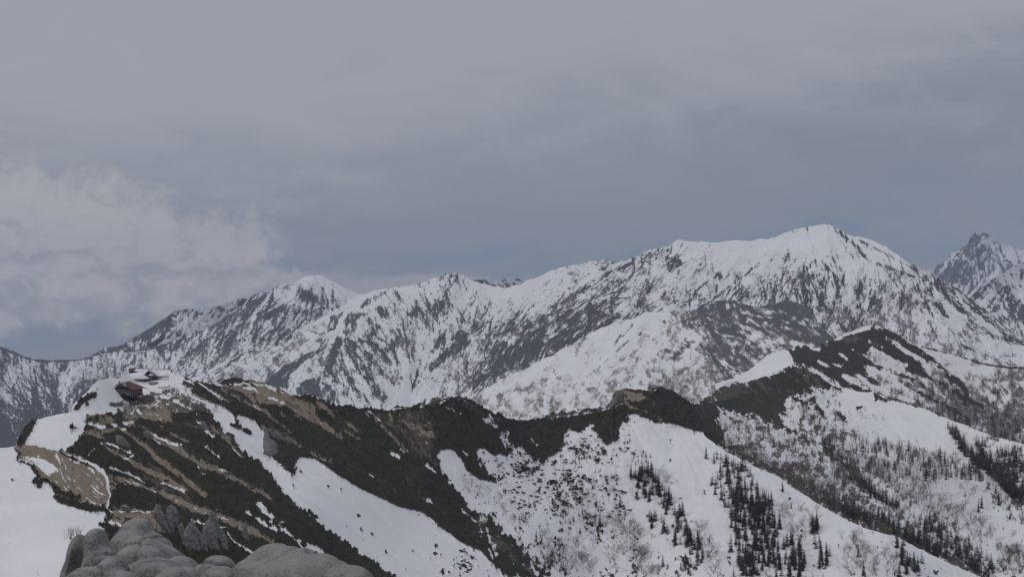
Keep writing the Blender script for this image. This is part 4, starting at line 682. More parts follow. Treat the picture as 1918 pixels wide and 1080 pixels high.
NAD = [(0, 838, 560), (0, 950, 400), (0, 1080, 280), (200, 1080, 230), (100, 960, 380), (200, 955, 400), (105, 845, 560), (203, 900, 480),
 (50, 780, 700), (135, 772, 720), (137, 757, 760), (180, 715, 850), (240, 750, 900), (300, 695, 960), (367, 712, 960), (432, 708, 1050), (500, 720, 1080), (612, 755, 1120), (707, 768, 1150), (800, 755, 1180), (862, 742, 1180), (950, 784, 1250), (1060, 772, 1300), (1150, 735, 1320), (1222, 720, 1340), (1280, 747, 1330),
 (300, 800, 800), (250, 850, 620), (300, 900, 540), (250, 960, 420), (400, 1000, 370), (300, 1090, 200), (400, 850, 680), (500, 1000, 450), (560, 950, 590), (600, 1090, 420), (500, 870, 760), (640, 930, 780), (640, 1010, 620), (737, 1080, 620), (760, 1000, 860), (951, 1080, 900), (850, 1010, 940),
 (800, 880, 1060), (900, 900, 1120), (1100, 900, 1190), (1100, 1090, 1070), (1300, 900, 1190), (1300, 1090, 1030), (1600, 1090, 1040), (1655, 1000, 1110), (1840, 1080, 1110), (1403, 869, 1200), (1346, 836, 1240), (1500, 1000, 1110), (-20, 1110, 230), (700, 850, 1040), (600, 800, 1050)]
dep = sv.rbf(NAD, log=True, smooth=2e-3)
bumpz = cv.a[..., PINE] * (0.35 * np.maximum(g1, -0.5) + 0.7 * np.maximum(g, -0.5) + 0.9) + 0.5 * cv.a[..., ROCK] * (g1 + g) + 0.25 * cv.a[..., TAN] * g
bumpz = bumpz * np.clip((sv.gv - 690) / 60, 0.5, 1) * np.clip(dep / 900, 0.45, 1.2)
crest = PT(-20,838, 3,838, 27,836, 31,832, 35,824, 40,812, 46,803, 57,790, 70,786, 82,782, 105,776, 133,772, 137,757, 150,745, 160,736, 170,727, 176,719, 180,715, 200,709, 224,708, 240,700, 262,696, 300,696, 320,696, 332,701, 357,711, 367,713, 385,719, 393,721, 407,720, 422,711, 432,708, 450,709, 475,713, 500,718, 512,725, 540,732, 550,740, 587,746, 612,755, 630,762, 650,763, 665,766, 687,766, 707,768, 725,770, 745,764, 775,761, 790,757, 805,756, 825,752, 840,746, 852,742, 862,742, 872,745, 885,754, 905,764, 915,768, 925,775, 940,778, 950,784, 975,787, 990,787, 1012,783, 1030,775, 1047,771, 1085,773, 1092,767, 1110,765, 1132,763, 1141,758, 1148,745, 1152,732, 1165,730, 1182,730, 1210,732, 1215,724, 1222,720, 1240,725, 1265,737, 1280,747, 1293,756, 1306,790, 1320,815, 1346,836, 1374,852, 1403,869, 1430,880, 1459,892, 1475,905, 1500,922, 1525,938, 1554,956, 1590,975, 1620,988, 1655,999, 1677,1002, 1700,1015, 1740,1036, 1787,1058, 1840,1080, 1900,1110)
rel = norm(box_blur(l2, 3)) + 1.2 * norm(box_blur(gb, 3))
NA = Tract('ridge', sv, crest, PT(-20,1125, 1700,1125, 1840,1120, 1900,1126), dep, 1.2, M_near, cv.a, 0.0006, rel, rough=0.5, bump_z=bumpz, seed=11, backlen=0.12, back=0.9)
print('land', time.time() - T0)

# ================================================================== vegetation prototypes (height 1, standing on the origin)
M_bark = simple_mat('dark bark', (0.055, 0.045, 0.038), 0.9)
M_needle = simple_mat('fir needles', (0.058, 0.056, 0.044), 0.85, scale=0.8, c2=(0.026, 0.026, 0.021))
M_birch = simple_mat('birch bark', (0.30, 0.27, 0.25), 0.85, scale=0.5, c2=(0.17, 0.145, 0.13))
M_twig = simple_mat('bare twigs', (0.20, 0.150, 0.125), 0.9, scale=0.3, c2=(0.125, 0.088, 0.072))
M_pine = simple_mat('dwarf pine needles', (0.036, 0.040, 0.024), 0.85, scale=1.5, c2=(0.016, 0.018, 0.012))

def prism(a, b, ra, rb, k=3):
    a = np.array(a, float); b = np.array(b, float); d = b - a; d /= (np.linalg.norm(d) + 1e-9)
    x = np.cross(d, [0.3, 0.9, 0.2]); x /= np.linalg.norm(x); y = np.cross(d, x)
    an = np.arange(k) * 2 * math.pi / k
    ring = np.cos(an)[:, None] * x + np.sin(an)[:, None] * y
    v = np.concatenate([a + ring * ra, b + ring * rb])
    f = [(i, (i + 1) % k, k + (i + 1) % k, k + i) for i in range(k)]
    return v, f
class Geo:
    def __init__(s): s.v = []; s.f = []; s.n = 0
    def add(s, v, f):
        f = np.asarray(f, np.int32)
        if f.shape[1] == 3: f = np.concatenate([f, f[:, 2:3]], 1) if False else f
        s.v.append(np.asarray(v, float)); s.f.append(f + s.n); s.n += len(v)
    def arrays(s):
        v = np.concatenate(s.v); q = [f for f in s.f if f.shape[1] == 4]; t = [f for f in s.f if f.shape[1] == 3]
        return v, [np.concatenate(a) for a in (q, t) if a]
def conifer(rs, tiers=20, width=0.13, gaps=0.12):
    tr = Geo(); tr.add(*prism((0, 0, -0.12), (0, 0, 0.97), 0.018, 0.003, 5))
    cr = Geo(); lean = rs.uniform(-0.02, 0.02, 2)
    side = rs.uniform(0, 6.28); amp = rs.uniform(0.1, 0.45)
    for i in range(tiers):
        t = 0.06 + 0.94 * (i + rs.uniform(-0.3, 0.3)) / tiers
        L0 = width * (1 - t) ** 0.75 * (0.75 + 0.5 * rs.rand()) + 0.012
        nb = 7 if t < 0.6 else 5; ph = rs.rand() * 6.28
        for j in range(nb):
            if rs.rand() < gaps: continue
            a = ph + j * 6.283 / nb + rs.uniform(-0.3, 0.3)
            L = L0 * rs.uniform(0.6, 1.25) * (1 - amp * max(0, math.cos(a - side)))
            d = np.array([math.cos(a), math.sin(a), 0]); q = np.array([-d[1], d[0], 0])
            z0 = t + rs.uniform(-0.01, 0.015); dz = -L * rs.uniform(0.1, 0.5)
            b = d * 0.004 + [lean[0] * t, lean[1] * t, z0]
            m = b + d * L * 0.55 + [0, 0, dz * 0.4]; e = b + d * L + [0, 0, dz]
            w = L * 0.34 + 0.006
            cr.add([b, m + q * w + [0, 0, -0.012], e, m - q * w + [0, 0, -0.016], m + [0, 0, 0.012]], [(0, 1, 4), (1, 2, 4), (2, 3, 4), (3, 0, 4)])
    cr.add(*prism((lean[0], lean[1], 0.93), (lean[0], lean[1], 1.0), 0.006, 0.001, 3))
    return tr, cr
def barebirch(rs, depth=5, stems=2, spread=0.5, thin=1.0):
    tr = Geo(); cr = Geo()
    def grow(p, d, L, r, k):
        if k > depth: return
        e = p + d * L
        (tr if k <= 1 else cr).add(*prism(p, e, r, r * 0.62, 4 if k <= 1 else 3))
        for _ in range(rs.randint(2, 4) if k < depth else 0):
            a = rs.uniform(0, 6.28); s_ = rs.uniform(0.25, 0.75)
            nd = d + s_ * np.array([math.cos(a), math.sin(a), rs.uniform(-0.1, 0.35)]); nd[2] = max(nd[2], 0.05); nd /= np.linalg.norm(nd)
            grow(p + d * L * rs.uniform(0.6, 1.0), nd, L * rs.uniform(0.6, 0.85), r * 0.55, k + 1)
    for s_ in range(stems):
        a = rs.uniform(0, 6.28); d = np.array([math.cos(a) * spread * rs.rand(), math.sin(a) * spread * rs.rand(), 1.0]); d /= np.linalg.norm(d)
        grow(np.array([0, 0, -0.08]), d, 0.36, 0.016 * thin, 0)
    mx = max(x[:, 2].max() for x in cr.v)
    for g_ in (tr, cr): g_.v = [x / mx for x in g_.v]
    return tr, cr
def bushgeo(rs, n_=46):
    """low spreading dwarf pine: upswept needle tufts on a dense mound, width about 1.6, height 1"""
    cr = Geo(); tr = Geo()
    for k in range(4):
        a = rs.uniform(0, 6.28); tr.add(*prism((0, 0, -0.1), (0.35 * math.cos(a), 0.35 * math.sin(a), 0.4), 0.05, 0.02, 4))
    lob = [(rs.uniform(-0.4, 0.4), rs.uniform(-0.4, 0.4), rs.uniform(0.25, 0.6), rs.uniform(0.3, 0.5)) for _ in range(4)]
    for i in range(n_):
        lx, ly, lz, lr = lob[rs.randint(4)]
        d = rs.randn(3); d[2] = abs(d[2]) * 0.8 - 0.1; d /= np.linalg.norm(d)
        p = np.array([lx, ly, lz * 0.6]) + d * lr; q = rs.randn(3); q -= d * q.dot(d); q /= np.linalg.norm(q); w = rs.uniform(0.12, 0.22)
        up = d * 0.6 + np.array([0, 0, 0.6])
        cr.add([p - q * w, p + q * w, p + q * w * 0.4 + up * w * 1.4, p - q * w * 0.4 + up * w * 1.2], [(0, 1, 2, 3)])
        r = np.cross(q, up); r /= np.linalg.norm(r)
        cr.add([p - r * w, p + r * w, p + up * w * 1.3], [(0, 1, 2)])
    return tr, cr
pr = np.random.RandomState(5)
CON = [conifer(pr, 20, w, g_) for w, g_ in ((0.18, 0.08), (0.21, 0.15), (0.16, 0.1), (0.23, 0.12), (0.18, 0.25))]
BIR = [barebirch(pr, 5, s_, sp_) for s_, sp_ in ((1, 0.2), (2, 0.6), (3, 0.8), (2, 0.9), (1, 0.5))]
BSH = [bushgeo(pr) for _ in range(4)]
CONs = [conifer(pr, 10, 0.19, 0.08) for _ in range(5)]
BIRs = [barebirch(pr, 4, s_, sp_, 1.0) for s_, sp_ in ((1, .5), (2, 0.9), (1, 0.9), (2, 0.7))]
BSHs = [bushgeo(pr, 14) for _ in range(4)]

PROTO = {}
def proto_mesh(key, geo, mat, nm):
    if key not in PROTO:
        v, f = geo.arrays(); o = mesh_np(nm, v, f, mat); PROTO[key] = o.data; bpy.data.objects.remove(o)
    return PROTO[key]
def plant(kind, i, loc, size, rz, wide=1.0):
    geos, nm, pt, mats = {'conifer': (CON, 'conifer', ('trunk', 'crown'), (M_bark, M_needle)), 'birch': (BIR, 'bare_birch', ('trunk', 'branches'), (M_birch, M_twig)), 'bush': (BSH, 'dwarf_pine_bush', ('stem', 'foliage'), (M_bark, M_pine))}[kind]
    i = i % len(geos)
    r = empty(nm, loc, rz); r.scale = (size * wide, size * wide, size)
    for k in (0, 1):
        me = proto_mesh((kind, i, k), geos[i][k], mats[k], pt[k])
        c = bpy.data.objects.new(pt[k], me); col.objects.link(c); c.parent = r
    return r
def stuff_mesh(name, label, protos, items, mats):
    """uncounted far growth as one mesh; items: (x, y, z, size, rot, wide)"""
    it = np.array(items, float); VV = []; FQ = []; FT = []; MQ = []; MT = []; n0 = 0
    for pi, g_ in enumerate(protos):
        sub = it[pi::len(protos)]
        if not len(sub): continue
        for k in (0, 1):
            v, fl = g_[k].arrays(); c, s_ = np.cos(sub[:, 4]), np.sin(sub[:, 4]); w = sub[:, 3] * sub[:, 5]
            x = (v[None, :, 0] * c[:, None] - v[None, :, 1] * s_[:, None]) * w[:, None] + sub[:, 0:1]
            y = (v[None, :, 0] * s_[:, None] + v[None, :, 1] * c[:, None]) * w[:, None] + sub[:, 1:2]
            z = v[None, :, 2] * sub[:, 3:4] + sub[:, 2:3]
            VV.append(np.stack([x, y, z], -1).reshape(-1, 3)); off = (np.arange(len(sub)) * len(v) + n0)[:, None, None]
            for f in fl:
                ff = (f[None] + off).reshape(-1, f.shape[1])
                if f.shape[1] == 4: FQ.append(ff); MQ.append(np.full(len(ff), k))
                else: FT.append(ff); MT.append(np.full(len(ff), k))
            n0 += len(sub) * len(v)
    fs = [np.concatenate(a) for a in (FQ, FT) if a]; mi = np.concatenate(MQ + MT)
    o = mesh_np(name, np.concatenate(VV), fs, mats, mat_idx=mi); tag(o, label, None, None, 'stuff'); return o

def inside(poly, n_, rs, crest=None):
    P = np.array(poly); out_ = []
    while len(out_) < n_:
        u = rs.uniform(P[:, 0].min(), P[:, 0].max()); v = rs.uniform(P[:, 1].min(), P[:, 1].max()); c = False
        for i in range(len(P)):
            (ax, ay), (bx, by) = P[i], P[(i + 1) % len(P)]
            if (ay > v) != (by > v) and u < (bx - ax) * (v - ay) / (by - ay) + ax: c = not c
        if c and not (crest is not None and v < interp(crest, u) + 2): out_.append((u, v))
    return out_
rs = np.random.RandomState(77)
def above_s1(u, v): return v < np.interp(u, [1293, 1346, 1403, 1459, 1554, 1655, 1677, 1787, 1840], [811, 836, 869, 892, 956, 999, 1002, 1058, 1080])
cand = {'conifer': [], 'birch': [], 'bush': []}     # (pixel size, kind, u, v, tract, size, label, group, wide)
def zone(kind, tract, poly, n_, h0, h1, label, group, wide=1.0):
    for u, v in inside(poly, int(n_ * (1.5 if kind == 'conifer' else 1.0)), rs):
        if tract is NA and (above_s1(u, v) and u > 1293): continue
        if tract is NB and not above_s1(u, v - 1) and u < 1840: continue
        p, D = tract.at(u, v); h = (h0 + (h1 - h0) * rs.rand() ** 1.5) * (1.0 if kind == 'conifer' else 0.85)
        cand[kind].append((h / D, u, v, p, h, label, group, wide * rs.uniform(0.85, 1.25)))
def lone(kind, tract, u, v, h, label, group=None, wide=1.0, k=0):
    p, D = tract.at(u, v); r = plant(kind, k, (p[0], p[1], p[2] - 0.2), h, u, wide)
    tag(r, label, {'conifer': 'tree', 'birch': 'tree', 'bush': 'shrub'}[kind], group); return r

C = 'conifer'
zone(C, NA, c7_(1150,130, 1200,110, 1250,40, 1320,30, 1350,180, 1400,190, 1440,220, 1440,340, 1390,400, 1350,300, 1280,290, 1220,190, 1150,140), 46, 6, 12, 'dark fir in the narrow stand high in the snow bowl', 'firs of the narrow stand in the bowl')
zone(C, NA, c7_(1270,380, 1320,380, 1400,420, 1420,520, 1390,540, 1350,440, 1290,470), 10, 6, 11, 'dark fir in the thin row below the narrow stand', 'firs of the thin row below the stand')
zone(C, NA, c7_(1440,370, 1500,350, 1540,430, 1560,500, 1620,500, 1690,640, 1680,740, 1600,720, 1560,640, 1520,590, 1460,600, 1470,470), 36, 6, 11, 'dark fir in the wedge of trees beside the open gully', 'firs of the wedge beside the gully')
zone(C, NA, c7_(1640,0, 1700,-20, 1860,0, 1918,40, 1918,300, 1880,400, 1800,340, 1740,240, 1690,180, 1700,100), 46, 6, 10, 'dark fir in the upper part of the steep wood right of the gully', 'firs of the upper steep wood')
zone(C, NA, c8_(0,90, 60,120, 120,180, 160,280, 210,330, 250,390, 180,420, 60,420, 0,440), 34, 6, 10, 'dark fir at the top of the dense wood', 'firs at the top of the dense wood')
zone(C, NA, c8_(-40,280, 100,330, 240,400, 300,520, 320,620, 400,640, 450,760, 480,856, -40,856), 120, 7, 12.5, 'dark fir inside the dense wood at the bottom edge', 'firs of the dense wood')
zone(C, NA, c8_(470,450, 520,480, 560,560, 560,660, 630,720, 620,800, 540,800, 520,640), 16, 7, 11, 'dark fir in the short file right of the dense wood', 'firs of the short file')
zone(C, NA, c8_(1060,640, 1110,620, 1140,760, 1250,760, 1250,856, 1060,856), 14, 7, 11, 'dark fir under the end of the snow brow', 'firs under the snow brow')
zone(C, NA, c7_(1520,700, 1580,700, 1580,790, 1520,790), 6, 6, 9, 'dark fir in the little clump at the foot of the gully', 'firs of the little clump')
zone(C, NA, c7_(340,380, 470,360, 500,470, 380,440), 9, 2.5, 5, 'stunted dark fir among pale bare trees on the left of the bowl', 'stunted firs left of the bowl')
zone(C, NA, c7_(640,280, 780,200, 860,400, 700,470), 14, 3, 6, 'small fir in the broken growth mid bowl', 'small firs mid bowl')
zone(C, NA, c7_(440,540, 760,640, 720,780, 620,760, 560,700), 14, 4, 8, 'fir among bare trees under the brown spine', 'firs under the brown spine')
zone(C, NA, c5_(1500,560, 1700,600, 1680,760, 1500,740), 10, 3, 6, 'small fir above the narrow stand', 'small firs above the narrow stand')
zone(C, NA, c5_(900,800, 1300,560, 1450,700, 1200,900), 14, 2.5, 4.5, 'little upright fir dotted on the upper bowl', 'little firs on the upper bowl')
for (x, y, h, t) in [(1090, 320, 7.5, 'lone slim fir on open snow left of the narrow stand'), (1208, 268, 7.5, 'lone slim fir directly beneath the left end of the narrow stand'), (955, 440, 8, 'stout brownish fir by a large bare tree in the bowl'), (930, 320, 6.5, 'upright fir behind the stout brownish fir'), (1380, 725, 8, 'lone fir at the foot of the bowl near the bottom edge'), (1305, 465, 10, 'tall narrow fir at the foot of the thin row'), (522, 560, 8, 'reddish slim fir rising beside the brown spine'), (820, 500, 5, 'small fir in the middle of the bare trees in the bowl'), (665, 235, 5, 'small dark fir high on the pale left part of the bowl')]:
    u, v = c7_(x, y)[0]; lone(C, NA, u, v, h, t, None, 1.1, int(x) % 5)
for (x, y, h, t) in [(305, 290, 8.5, 'lone fir standing on the snow brow close to its upper edge'), (365, 400, 5, 'short bushy fir on the snow brow below the lone fir'), (812, 720, 9, 'slim fir in the hollow under the snow brow'), (845, 850, 11, 'fir cut by the bottom edge in the hollow under the snow brow')]:
    u, v = c8_(x, y)[0]; lone(C, NA, u, v, h, t, None, 1.0, int(x) % 5)
for (x, y, h, t) in [(1262, 125, 8, 'thin fir high on the open snow slope at right'), (1228, 148, 5, 'short fir just below the thin fir high on the slope at right'), (1612, 420, 9.5, 'left one of two dark firs side by side on clean snow at right'), (1636, 395, 10, 'right one of two dark firs side by side on clean snow at right'), (1747, 375, 12, 'large single fir on clean snow near the right edge'), (1525, 320, 6, 'small fir by bare trees on the right snow slope'), (1825, 470, 7, 'fir in bare branches at the right edge')]:
    u, v = c8_(x, y)[0]; lone(C, NB, u, v, h, t, None, 1.1, int(x) % 5)
# wooded band along the spur edge and further right
zone(C, NB, c8_(540,330, 620,320, 700,380, 860,430, 1000,480, 1100,560, 1060,590, 980,560, 800,480, 640,400), 40, 6, 12, 'fir in the brown thicket on the edge of the spur', 'firs on the spur edge')
zone(C, NB, c8_(1060,560, 1200,580, 1380,700, 1450,780, 1500,856, 1300,856, 1180,760, 1100,640), 60, 8, 13, 'fir in the dark wood where the spur meets the next slope', 'firs of the wood below the spur')
zone(C, NB, c6_(850,720, 920,790, 1000,900, 1130,990, 1250,1075, 1130,1075, 1000,980, 900,880, 840,800), 70, 5, 10, 'fir in the dark streak of woodland down the middle slope', 'firs of the streak of woodland')
zone(C, NB, c8_(700,80, 800,140, 860,250, 940,300, 1090,390, 1040,420, 900,300, 760,200), 50, 6, 11, 'fir in the lower streak of woodland on the middle slope', 'firs of the lower streak')
zone(C, NB, c8_(1180,450, 1280,450, 1420,560, 1560,650, 1720,780, 1700,856, 1560,800, 1350,640, 1180,520), 80, 6, 11, 'fir in the broad band of woodland near the bottom right', 'firs of the broad band')
zone(C, NB, c6_(1500,670, 1560,690, 1620,800, 1720,900, 1850,1000, 1918,1010, 1918,1075, 1860,1060, 1760,950, 1640,880, 1570,790), 100, 7, 12, 'fir in the dark wood on the right edge', 'firs of the right edge wood')
zone(C, NB, c8_(1500,0, 1600,20, 1700,90, 1918,280, 1918,420, 1850,340, 1720,210, 1600,110), 60, 8, 13, 'fir along the sharp lower margin of the right wood', 'firs along the margin of the right wood')
zone(C, NB, c6_(1640,760, 1918,830, 1918,1000, 1760,900), 60, 6, 11, 'fir in the open wood at the right edge', 'firs of the open wood at right')
zone(C, NB, c6_(150,770, 200,800, 160,840), 6, 4, 7, 'fir at the upper corner of the gully wood', 'firs at the gully corner')
B = 'birch'
zone(B, NA, c7_(700,210, 860,190, 960,380, 1000,470, 860,440, 720,460, 640,420), 34, 5, 9, 'pale bare tree in the broken growth mid bowl', 'bare trees mid bowl', 1.2)
zone(B, NA, c7_(1050,400, 1180,430, 1240,500, 1220,600, 1100,590), 20, 7, 12, 'bare yellowish tree in the clump low in the bowl', 'bare trees of the low clump', 1.2)
zone(B, NA, c7_(1190,620, 1330,600, 1350,780, 1200,790), 22, 8, 13, 'bare brownish tree near the bottom edge below the bowl', 'bare trees near the bottom edge', 1.2)
zone(B, NA, c7_(520,520, 660,540, 920,600, 930,780, 640,780, 560,640), 50, 6, 11, 'bare grey tree beside the brown spine', 'bare trees beside the spine', 1.2)
zone(B, NA, c7_(20,120, 120,160, 340,260, 460,380, 470,480, 360,460, 240,330, 60,230), 46, 4, 7, 'low bare tree between the dwarf pines on the left of the bowl', 'low bare trees left of the bowl', 1.3)
zone(B, NA, c7_(960,620, 1100,620, 1150,790, 960,790), 8, 7, 11, 'bare tree standing apart at the foot of the bowl', 'bare trees apart at the foot of the bowl', 1.3)
zone(B, NA, c7_(1330,60, 1400,80, 1420,190, 1360,190), 10, 6, 9, 'bare tree at the right side of the narrow fir stand', 'bare trees beside the narrow stand', 1.2)
zone(B, NA, c7_(1560,450, 1620,440, 1760,640, 1760,790, 1700,790, 1680,620), 22, 6, 10, 'bare tree at the edge of the fir wedge', 'bare trees by the fir wedge', 1.2)
zone(B, NA, c8_(270,380, 560,420, 540,520, 420,640, 330,560), 30, 6, 10, 'bare tree between the dense wood and the short fir file', 'bare trees beside the dense wood', 1.2)
zone(B, NA, c8_(690,580, 860,560, 900,856, 740,856), 26, 7, 12, 'bare pale tree in the hollow under the snow brow', 'bare trees in the hollow', 1.2)
zone(B, NA, c8_(880,680, 1050,740, 1050,856, 900,856), 18, 7, 11, 'bare tree in the hollow near the bottom edge', 'bare trees low in the hollow', 1.2)
zone(B, NB, c8_(860,80, 1000,100, 1100,200, 1340,170, 1330,260, 1260,300, 1420,340, 1560,420, 1740,560, 1720,640, 1560,600, 1300,450, 1100,320, 960,220, 860,160), 250, 6, 11, 'bare grey tree on the edge of the snow slope beside the woodland band', 'bare trees beside the woodland band', 1.1)
zone(B, NB, c8_(1440,170, 1600,190, 1620,330, 1500,320), 22, 6, 9, 'thin bare tree on open snow at right', 'thin bare trees at right', 1.1)
zone(B, NB, c8_(1740,650, 1918,680, 1918,856, 1800,840), 50, 7, 11, 'bare tree in the bottom right corner', 'bare trees in the corner', 1.1)
zone(B, NB, c6_(740,600, 850,620, 860,700, 780,700), 24, 5, 8, 'bare reddish tree under the dark saddle', 'bare trees under the saddle', 1.1)
zone(B, NB, c6_(240,690, 500,620, 760,760, 860,900, 1000,1000, 1100,1075, 900,1075, 560,900, 400,830), 300, 5, 9, 'bare brownish tree on the middle slope', 'bare trees of the middle slope', 1.15)
zone(B, NB, c8_(0,20, 250,60, 500,180, 700,340, 1000,470, 1100,540, 1040,570, 560,360, 250,210, 0,70), 330, 5, 8, 'bare reddish tree in the thicket on the spur edge', 'bare trees on the spur edge', 1.1)
zone(B, NB, PT(1310,795, 1403,845, 1480,880, 1554,925, 1655,970, 1720,1000, 1780,1030, 1760,1040, 1677,1000, 1554,954, 1459,890, 1346,834), 320, 4, 7, 'brown bare tree in the thicket behind the snow brow', 'brown bare trees behind the snow brow', 1.2)
zone(B, NB, c6_(980,560, 1180,600, 1180,650, 1050,640), 12, 4, 6, 'bare tree high on the open snow bowl', 'bare trees high on the open bowl', 1.1)
U = 'bush'
zone(U, NA, c5_(480,620, 560,600, 700,600, 880,680, 900,800, 700,900, 480,780), 120, 0.8, 2.2, 'dark dwarf pine bush on snow left of mid bowl', 'dwarf pine bushes left of mid bowl', 1.1)
zone(U, NA, c5_(880,680, 1000,640, 1100,640, 1200,800, 1000,900, 880,820), 90, 0.8, 2.2, 'dark dwarf pine bush in the middle of the bowl', 'dwarf pine bushes mid bowl', 1.1)
zone(U, NA, c5_(1040,480, 1200,440, 1340,560, 1420,600, 1380,700, 1200,640, 1060,620), 70, 0.7, 1.8, 'small dwarf pine bush under the dark ridge', 'small dwarf pine bushes under the ridge', 1.1)
zone(U, NA, c5_(1450,380, 1560,360, 1600,480, 1480,500), 16, 0.7, 1.8, 'small bush at the top of the clean snow right of the bowl', 'small bushes at the top of the clean snow', 1.1)
zone(U, NA, c5_(500,800, 1500,720, 1560,1079, 700,1079), 200, 0.8, 2.4, 'dark bush among the bare trees low in the bowl', 'bushes low in the bowl', 1.1)
zone(U, NA, c7_(0,300, 60,340, 60,440, 0,430), 22, 0.8, 1.6, 'bush on the snow strip between two dark spines', 'bushes between two spines', 1.1)
zone(U, NA, c7_(0,600, 60,620, 80,760, 0,790), 30, 0.8, 1.7, 'bush at the edge of the big snow gully near the bottom', 'bushes at the foot of the gully', 1.1)
zone(U, NB, c6_(760,500, 820,520, 870,620, 800,640, 700,560, 640,540), 46, 1.0, 2.4, 'dwarf pine bush at the broken edge of the dark saddle', 'dwarf pine bushes at the saddle', 1.1)
zone(U, NB, c6_(1020,590, 1100,590, 1180,640, 1060,640), 14, 0.8, 1.6, 'small bush on the high open snow bowl', 'small bushes on the open bowl', 1.1)
for (x, y, s_, t) in [(600, 212, 1.1, 'tiny bush high on the big snow gully'), (857, 208, 1.3, 'small dark bush in the upper middle of the snow gully'), (1085, 430, 1.6, 'upright little bush in the middle of the snow gully'), (1187, 567, 1.6, 'dark bush with a shadowed hollow in the snow gully'), (1108, 538, 1.0, 'tiny bush just left of the dark bush in the snow gully'), (1665, 655, 2.2, 'tall thin bush low in the snow gully'), (1655, 715, 2.2, 'leaning bush low in the snow gully'), (1290, 703, 1.3, 'lone round bush low in the snow gully'), (1715, 862, 2.6, 'small upright tree at the bottom of the snow gully'), (1763, 852, 1.4, 'low bush at the bottom of the snow gully')]:
    u, v = c4_(x, y)[0]; lone(U, NA, u, v, s_, t, None, 0.8, int(x) % 4)
def place_words():
    """what sets each plant apart inside its group: the outermost and tallest ones by name, the others by the part of the group they stand in"""
    words = {}
    for kind in cand:
        gr = {}
        for i, t_ in enumerate(cand[kind]): gr.setdefault(t_[6], []).append(i)
        for g_, ids in gr.items():
            A = np.array([cand[kind][i][:3] for i in ids]); lab = [None] * len(ids)
            for nm, k in (('leftmost', A[:, 1].argmin()), ('rightmost', A[:, 1].argmax()), ('uppermost', A[:, 2].argmin()), ('lowest', A[:, 2].argmax()), ('tallest', A[:, 0].argmax())):
                if lab[k] is None: lab[k] = nm
            mu, mv = np.median(A[:, 1]), np.median(A[:, 2])
            for k, i in enumerate(ids):
                q_ = ('upper' if A[k, 2] < mv else 'lower') + (' left' if A[k, 1] < mu else ' right')
                words[(kind, i)] = lab[k] if lab[k] else q_
    return words
WORDS = place_words()
for kind in cand: cand[kind] = [t_[:5] + (t_[5] + ', ' + WORDS[(kind, i)],) + t_[6:] for i, t_ in enumerate(cand[kind])]
LIM = {'conifer': 275, 'birch': 300, 'bush': 285}
CATS = {'conifer': 'tree', 'birch': 'tree', 'bush': 'shrub'}
for kind in cand:
    L_ = sorted(cand[kind], key=lambda t_: -t_[0] * rs.uniform(0.97, 1.03)); rest = []
    for i, (q, u, v, p, h, label, group, wide) in enumerate(L_):
        if i < LIM[kind]:
            r = plant(kind, i, (p[0], p[1], p[2] - 0.03 * h), h, rs.rand() * 6.28, wide); tag(r, label, CATS[kind], group)
        else: rest.append((p[0], p[1], p[2] - 0.03 * h, h, rs.rand() * 6.28, wide))
    if rest:
        stuff_mesh({'conifer': 'conifer_wood', 'birch': 'bare_thicket', 'bush': 'dwarf_pine_scrub'}[kind], {'conifer': 'farther and smaller firs of the woods on the right', 'birch': 'farther bare trees of the thickets on the snow slopes', 'bush': 'smallest dwarf pine bushes scattered over the bowl'}[kind],
                   {'conifer': CONs, 'birch': BIRs, 'bush': BSHs}[kind], rest, {'conifer': (M_bark, M_needle), 'birch': (M_birch, M_twig), 'bush': (M_bark, M_pine)}[kind])
print('plants', {k: len(v) for k, v in cand.items()}, time.time() - T0)

# far woods that read as one mass, standing where the brown cover of each slope lies
def wood(tract, box, n_, h0, h1, name, label, protos, mats, seed, thr=0.15, gate=None):
    r_ = np.random.RandomState(seed); u = r_.uniform(box[0], box[2], n_ * 12); v = r_.uniform(box[1], box[3], n_ * 12)
    c = tract.sv.get(tract.classes, u, v); ok = (r_.rand(len(u)) < (c[:, GRASS] - thr)) & (v > np.interp(u, tract.crest_u, tract.crest_v) + 2)
    if gate is not None: ok &= gate(u, v)
    u = u[ok][:n_]; v = v[ok][:n_]; D = tract.sv.get(tract.depth, u, v)
    h = h0 + (h1 - h0) * r_.rand(len(u)) ** 1.5
    it = np.stack([D * (u - 959) / F, D, -D * (v - 540) / F - 0.04 * h, h, r_.rand(len(u)) * 6.28, r_.uniform(0.9, 1.3, len(u))], -1)
    return stuff_mesh(name, label, protos, it, mats)
MB_, MC_ = (M_birch, M_twig), (M_bark, M_needle)
wood(L6, (860, 560, 1500, 800), 2000, 4, 8, 'bare_wood', 'bare woodland streaking the middle snow ridge', BIRs, MB_, 1)
wood(NC, (1560, 640, 1918, 900), 2200, 4, 8, 'bare_wood', 'bare woodland on the spurs below the dark knoll', BIRs, MB_, 2)
wood(NC, (1600, 700, 1918, 900), 900, 5, 10, 'conifer_wood', 'dark firs mixed in the woodland on the spurs below the dark knoll', CONs, MC_, 3, thr=0.4, gate=lambda u, v: v > 700 + (1918 - u) * 0.15)
wood(ND, (1730, 650, 1918, 860), 1000, 5, 9, 'bare_wood', 'bare woodland on the farthest spur at the right', BIRs, MB_, 4)
wood(ND, (1800, 700, 1918, 860), 260, 6, 11, 'conifer_wood', 'dark firs on the farthest spur at the right', CONs, MC_, 5, thr=0.3)
wood(NB, (1340, 760, 1918, 1080), 1000, 3, 6, 'bare_wood', 'low bare growth over the middle slope', BIRs, MB_, 6, gate=lambda u, v: above_s1(u, v))
print('woods', time.time() - T0)

